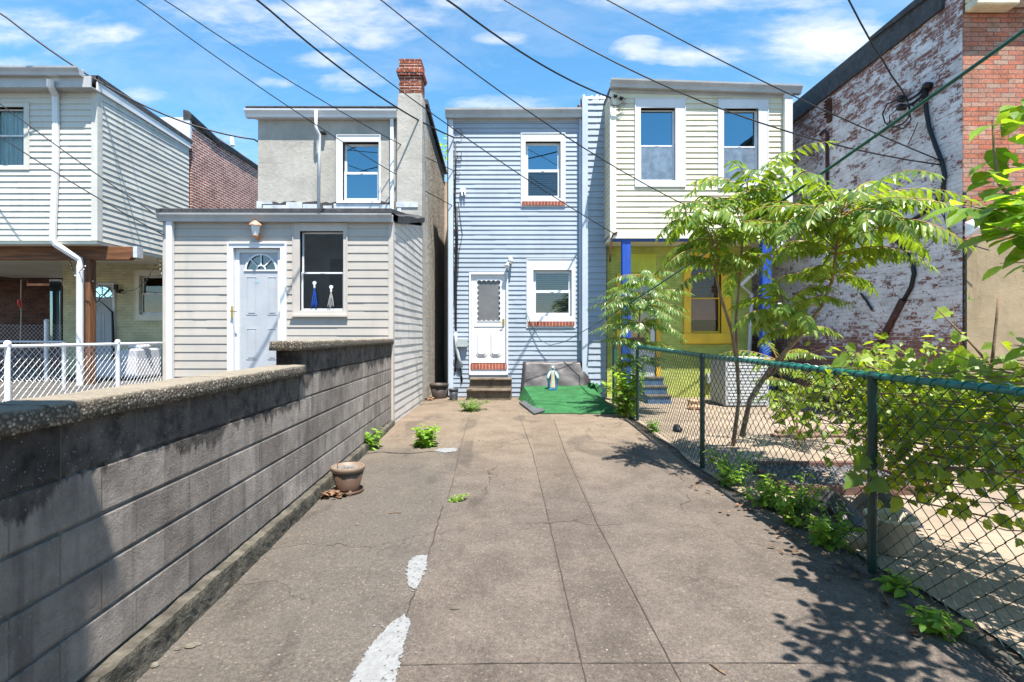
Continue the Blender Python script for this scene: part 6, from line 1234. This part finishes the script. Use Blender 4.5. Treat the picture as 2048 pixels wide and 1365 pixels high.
# mulberry reaching in from the right
mu = thing("mulberry_tree", "mulberry tree with big bright green leaves reaching in at the right edge", "tree", (3.6, 2.3, .05)); ml, ms, mt = MB(), MB(), MB()
mt.tube([(3.6, 2.3, -.05), (3.55, 2.3, 1.2), (3.4, 2.25, 2.2), (3.2, 2.1, 3.0), (3.0, 1.9, 3.6)], [.08, .07, .06, .045, .03], 9); mt.build("trunk", MAT['bark'], mu, smooth=True)
def mbranch(pts, r, n, L0, L1, sp=.05, up=.3):
    pts = [Vector(q) for q in pts]; ms.tube(pts, [r * (1 - .65 * i / (len(pts) - 1)) for i in range(len(pts))], 6, caps=False)
    for k in range(n):
        t_ = (k + R.random()) / n * (len(pts) - 1); i = min(int(t_), len(pts) - 2); q = pts[i].lerp(pts[i + 1], t_ - i); a_ = R.uniform(0, 6.28); d = Vector((cos(a_), sin(a_) * .8 - .2, R.uniform(-.6, .35)))
        st_ = q + d * R.uniform(.02, sp); ms.tube([q, st_], .0018, 3, caps=False); leaf(ml, st_, d, Vector((R.uniform(-.5, .4), R.uniform(-.7, .2), 1)), R.uniform(L0, L1), R.uniform(L0, L1) * .66, 'oval' if R.random() < .8 else 'lobed', R.uniform(.05, .2), R.uniform(.1, .3))
mbranch([(3.4, 2.25, 2.2), P(2100, 470, 2.5), P(2030, 405, 2.5), P(1998, 368, 2.5), P(1988, 300, 2.5), P(1985, 240, 2.5)], .012, 34, .08, .16)
mbranch([P(2110, 470, 2.5), P(2030, 420, 2.45), P(1975, 420, 2.4), P(1930, 410, 2.4)], .006, 34, .09, .19); mbranch([P(2110, 480, 2.4), P(2050, 470, 2.35), P(1985, 455, 2.3)], .006, 30, .10, .19); mbranch([P(2120, 440, 2.5), P(2060, 400, 2.6), P(1990, 390, 2.6)], .006, 26, .08, .17)
mbranch([P(2140, 180, 2.5), P(2090, 190, 2.5), P(2045, 215, 2.5)], .006, 26, .09, .18); mbranch([P(2110, 540, 2.5), P(2060, 525, 2.5), P(2000, 527, 2.5)], .005, 8, .08, .13); mbranch([P(2110, 700, 2.4), P(2060, 695, 2.4), P(2030, 690, 2.4)], .005, 6, .08, .13)
for k in range(46):     # canopy over the right edge of the lane, outside the picture
    x0_ = R.uniform(1.6, 2.55); y0 = R.uniform(.8, 2.25); y0 = min(y0, x0_ / 1.14); z0_ = R.uniform(2.1, 2.9); e_ = Vector((x0_, y0, z0_)); s_ = Vector((3.1, 2.0, 3.2)); md_ = s_.lerp(e_, .62) + Vector((0, 0, .08)); ms.tube([s_, md_], .005, 5); mbranch([md_, e_], .004, 9, .06, .115, .09)
ml.build("foliage", MAT['leafM'], mu); ms.build("branches", MAT['bark'], mu)
# little tree showing over the alley
t5 = thing("distant_tree", "small green tree glimpsed above the alley between the houses", "tree", (-2.0, 17.5, 0)); ml, ms = MB(), MB(); ms.tube([(-2.0, 17.5, 0), (-2.0, 17.5, 4), (-2.1, 17.5, 7.2)], [.08, .06, .02], 7)
for k in range(420):
    q = Vector((-2.05 + R.gauss(0, .32), 17.5 + R.gauss(0, .35), R.uniform(4.5, 8.3))); a_ = R.uniform(0, 6.28); leaf(ml, q, (cos(a_), sin(a_), R.uniform(-.4, .4)), (0, 0, 1), .16, .09, 'oval')
ms.build("trunk", MAT['bark'], t5); ml.build("crown", MAT['leafW'], t5)

# ------------------------------------------------------------------ neighbour's yard odds and ends, litter
pbc = Vector((2.62, 3.55, .02)); bk_ = thing("bucket", "cream plastic bucket standing behind the green fence under the vine", "bucket", pbc)
d = MB(); d.lathe(pbc, [(.10, 0), (.125, .0), (.15, .22), (.155, .22), (.155, .24), (.145, .24), (.118, .02)], 28); d.build("body", MAT['cremep'], bk_, smooth=True)
d = MB(); d.tube([pbc + Vector((.155 * cos(q), .03, .2 + .13 * sin(q) * -1)) for q in [pi * k / 10 for k in range(11)]], .004, 5); d.build("handle", MAT['galv'], bk_)
d = MB(); rows = []
for j in range(12):
    rows.append([Vector((2.50 + .62 * i / 14, 3.45 + .55 * j / 11, .05 + .20 * sin(pi * j / 11) ** .6 * (0.55 + .45 * sin(i * .7)) + .035 * mnoise.noise(Vector((i * .6, j * .7, 4))))) for i in range(15)])
d.add([p for r_ in rows for p in r_], [(j * 15 + i, j * 15 + i + 1, (j + 1) * 15 + i + 1, (j + 1) * 15 + i) for j in range(11) for i in range(14)])
for v in d.v: v += Vector((0, .42, .0))
o = d.build("plastic_sheet", MAT['tarp'], None, smooth=True); recentre(o); tag(o, "crumpled shiny black plastic sheet heaped beside the cream bucket", "plastic sheet")
gb = thing("gravel_bed", "small bed of grey gravel edged with reddish boards in the neighbour's yard", "gravel bed", (3.25, 5.2, .03))
for (xa, xb, ya, yb) in ((2.55, 3.95, 4.72, 4.80), (2.55, 3.95, 5.62, 5.70), (2.55, 2.62, 4.801, 5.619), (3.88, 3.95, 4.801, 5.619)): d = MB(); d.box(xa, xb, ya, yb, .0, .11); d.build("edging_board", MAT['redwood'], gb, bevel=.006)
d = MB()
for k in range(900):
    q = Vector((R.uniform(2.64, 3.86), R.uniform(4.82, 5.60), .07 + R.uniform(0, .015))); s_ = R.uniform(.012, .026); d.add([q + Vector((s_ * R.uniform(.7, 1.2) * cos(a_), s_ * R.uniform(.7, 1.2) * sin(a_), 0)) for a_ in (0, 1.5, 3, 4.6)] + [q + Vector((0, 0, s_ * .8))], [(0, 1, 4), (1, 2, 4), (2, 3, 4), (3, 0, 4)])
struct(d.build("gravel", MAT['gravel'], gb), 'stuff')
for i, (px, py, ln, an) in enumerate(((1560, 850, 1.3, .15),)):
    c_ = Vector((4.6, 7.3, .07)); d = MB(); d.box(3.7, 5.3, 7.2, 7.34, .06, .10); d.box(3.9, 5.5, 7.5, 7.62, .06, .1); o = d.build("timber_boards", MAT['twig']); recentre(o); tag(o, "two weathered boards lying below the peeling brick wall", "boards")
d = MB(); d.tube([PX(1620, 712, 6.2), PX(1790, 722, 6.0)], .02, 6); o = d.build("grey_pole", MAT['galv'], None); recentre(o); tag(o, "thin grey pole lying level against the foot of the peeling brick wall", "pole")
d = MB()     # dark leaf debris against the brick wall
for k in range(700):
    q = Vector((RX - .02 - abs(R.gauss(0, .35)), R.uniform(7.0, 10.8), .05 + abs(R.gauss(0, .22)))); a_ = R.uniform(0, 6.28); leaf(d, q, (cos(a_), sin(a_), R.uniform(-.3, .5)), (0, 0, 1), R.uniform(.06, .14), .06, 'lobed')
struct(d.build("debris_heap", MAT['joint']), 'stuff'); bpy.data.objects['debris_heap']['label'] = "dark leaf debris heaped at the foot of the brick wall"
bl = thing("dark_shoe", "scuffed black object lying by the foot of the fence near the pale yard", "debris", PG(1355, 862)); d = MB(); loft(d, PG(1355, 862), [(0, .06, .10, 0, 0), (.03, .065, .11, 0, 0), (.06, .05, .09, 0, .02), (.085, .035, .05, 0, .04), (.09, .01, .02, 0, .04)], 12); d.build("upper", MAT['black'], bl, smooth=True)
def litter(name, label, cx_, cy_, n, sx_, sy_, L0, L1, mat, seed):
    d = MB(); c_ = PG(cx_, cy_)
    for k in range(n):
        q = c_ + Vector((R.gauss(0, sx_), R.gauss(0, sy_), 0)); q.z = g(q.y) + .006 + abs(R.gauss(0, .012)); a_ = R.uniform(0, 6.28); leaf(d, q, (cos(a_), sin(a_), R.uniform(0, .4)), (R.uniform(-.4, .4), R.uniform(-.4, .4), 1), R.uniform(L0, L1), R.uniform(L0, L1) * .7, 'lobed' if k % 2 else 'oval', R.uniform(.1, .4), R.uniform(-.3, .3))
    o = struct(d.build(name, mat), 'stuff'); o['label'] = label
litter("leaf_litter", "dry brown leaves beside the brown flower pot", 660, 994, 34, .07, .05, .04, .09, MAT['dryleaf'], 1)
litter("leaf_litter", "dry leaves blown into the alley mouth", 855, 800, 40, .10, .10, .05, .09, MAT['dryleaf'], 2)
for (px, py) in ((1420, 985), (1500, 1030), (1560, 1075), (1640, 1120), (1720, 1150), (1800, 1215), (1900, 1280), (1300, 870)): litter("leaf_litter", "dry leaves and crumbs along the fence foot", px, py, 7, .12, .10, .03, .06, MAT['dryleaf'], 3)
litter("leaf_litter", "scattered dry leaves on the green turf", 1085, 812, 5, .05, .06, .04, .07, MAT['dryleaf'], 4)
d = MB()
for (px, py, s_) in ((380, 1295, .022), (356, 1300, .016), (310, 1333, .02), (395, 1290, .014), (909, 1219, .018), (1008, 970, .013), (884, 1100, .012), (715, 1050, .015), (840, 1207, .01)):
    q = PG(px, py, .0); d.lathe(q, [(s_ * .6, 0), (s_, s_ * .3), (s_ * .7, s_ * .7), (.001, s_ * .8)], 7, R.uniform(.8, 1.5), R.uniform(.7, 1.2))
for k in range(80):
    q = Vector((R.uniform(-1.6, 2.1), R.uniform(2.0, 9.0), 0)); q.z = g(q.y); s_ = R.uniform(.002, .006); d.lathe(q, [(s_, 0), (s_ * .8, s_ * .6), (.0005, s_)], 5)
MAT['stones'] = M('dusty_stones', (0.13, 0.115, 0.09), 0.9, 0.4, 18); o = struct(d.build("pebbles", MAT['stones']), 'stuff')
for (pts, lb) in (([(777, 1028), (790, 1027), (803, 1027)], "thin bent twig left of the lane crack"), ([(1420, 1330), (1440, 1345), (1452, 1352)], "short straight twig near the bottom of the lane"), ([(1115 + 650, 1190), (1780, 1215)], "pale stick lying by the front fence post")):
    d = MB(); d.tube([PG(x, y, .008) for x, y in pts], .004, 5); o = d.build("twig", MAT['twig']); recentre(o); tag(o, lb, "twig", "twigs on the lane")
# broken kerb pieces along the near fence foot
d = MB(); pts = [PG(1690, 1122), PG(1760, 1165), PG(1840, 1222), PG(1920, 1272), PG(2000, 1330), PG(2090, 1400)]
for a_, b_ in zip(pts, pts[1:]):
    for k in range(3):
        q = a_.lerp(b_, (k + .5) / 3); s_ = R.uniform(.05, .08); d.lathe((q.x + .03, q.y, q.z - .02), [(s_, 0), (s_ * .95, .035), (s_ * .6, .05), (.001, .05)], 7, R.uniform(.7, 1.1), R.uniform(1.0, 1.7))
o = d.build("broken_concrete", MAT['footing']); struct(o, 'stuff'); o['label'] = "broken concrete crumbs along the fence foot"

# ------------------------------------------------------------------ garage behind the photographer's left shoulder (unseen, added to throw the shade on the wall's near end)
blkr = thing("blocker", "added unseen grey garage beyond the near end of the block wall", "blocker", (-3.5, -2, 0))
m = MB(); m.box(-6.5, -1.02, -4.0, .66, -.1, 4.75); m.build("wall", MAT['stucco'], blkr); m = MB(); m.box(-6.55, -.97, -4.05, .70, 4.752, 4.86); m.build("roof", MAT['roof'], blkr)  # added box and lid, placed for their shadow edge
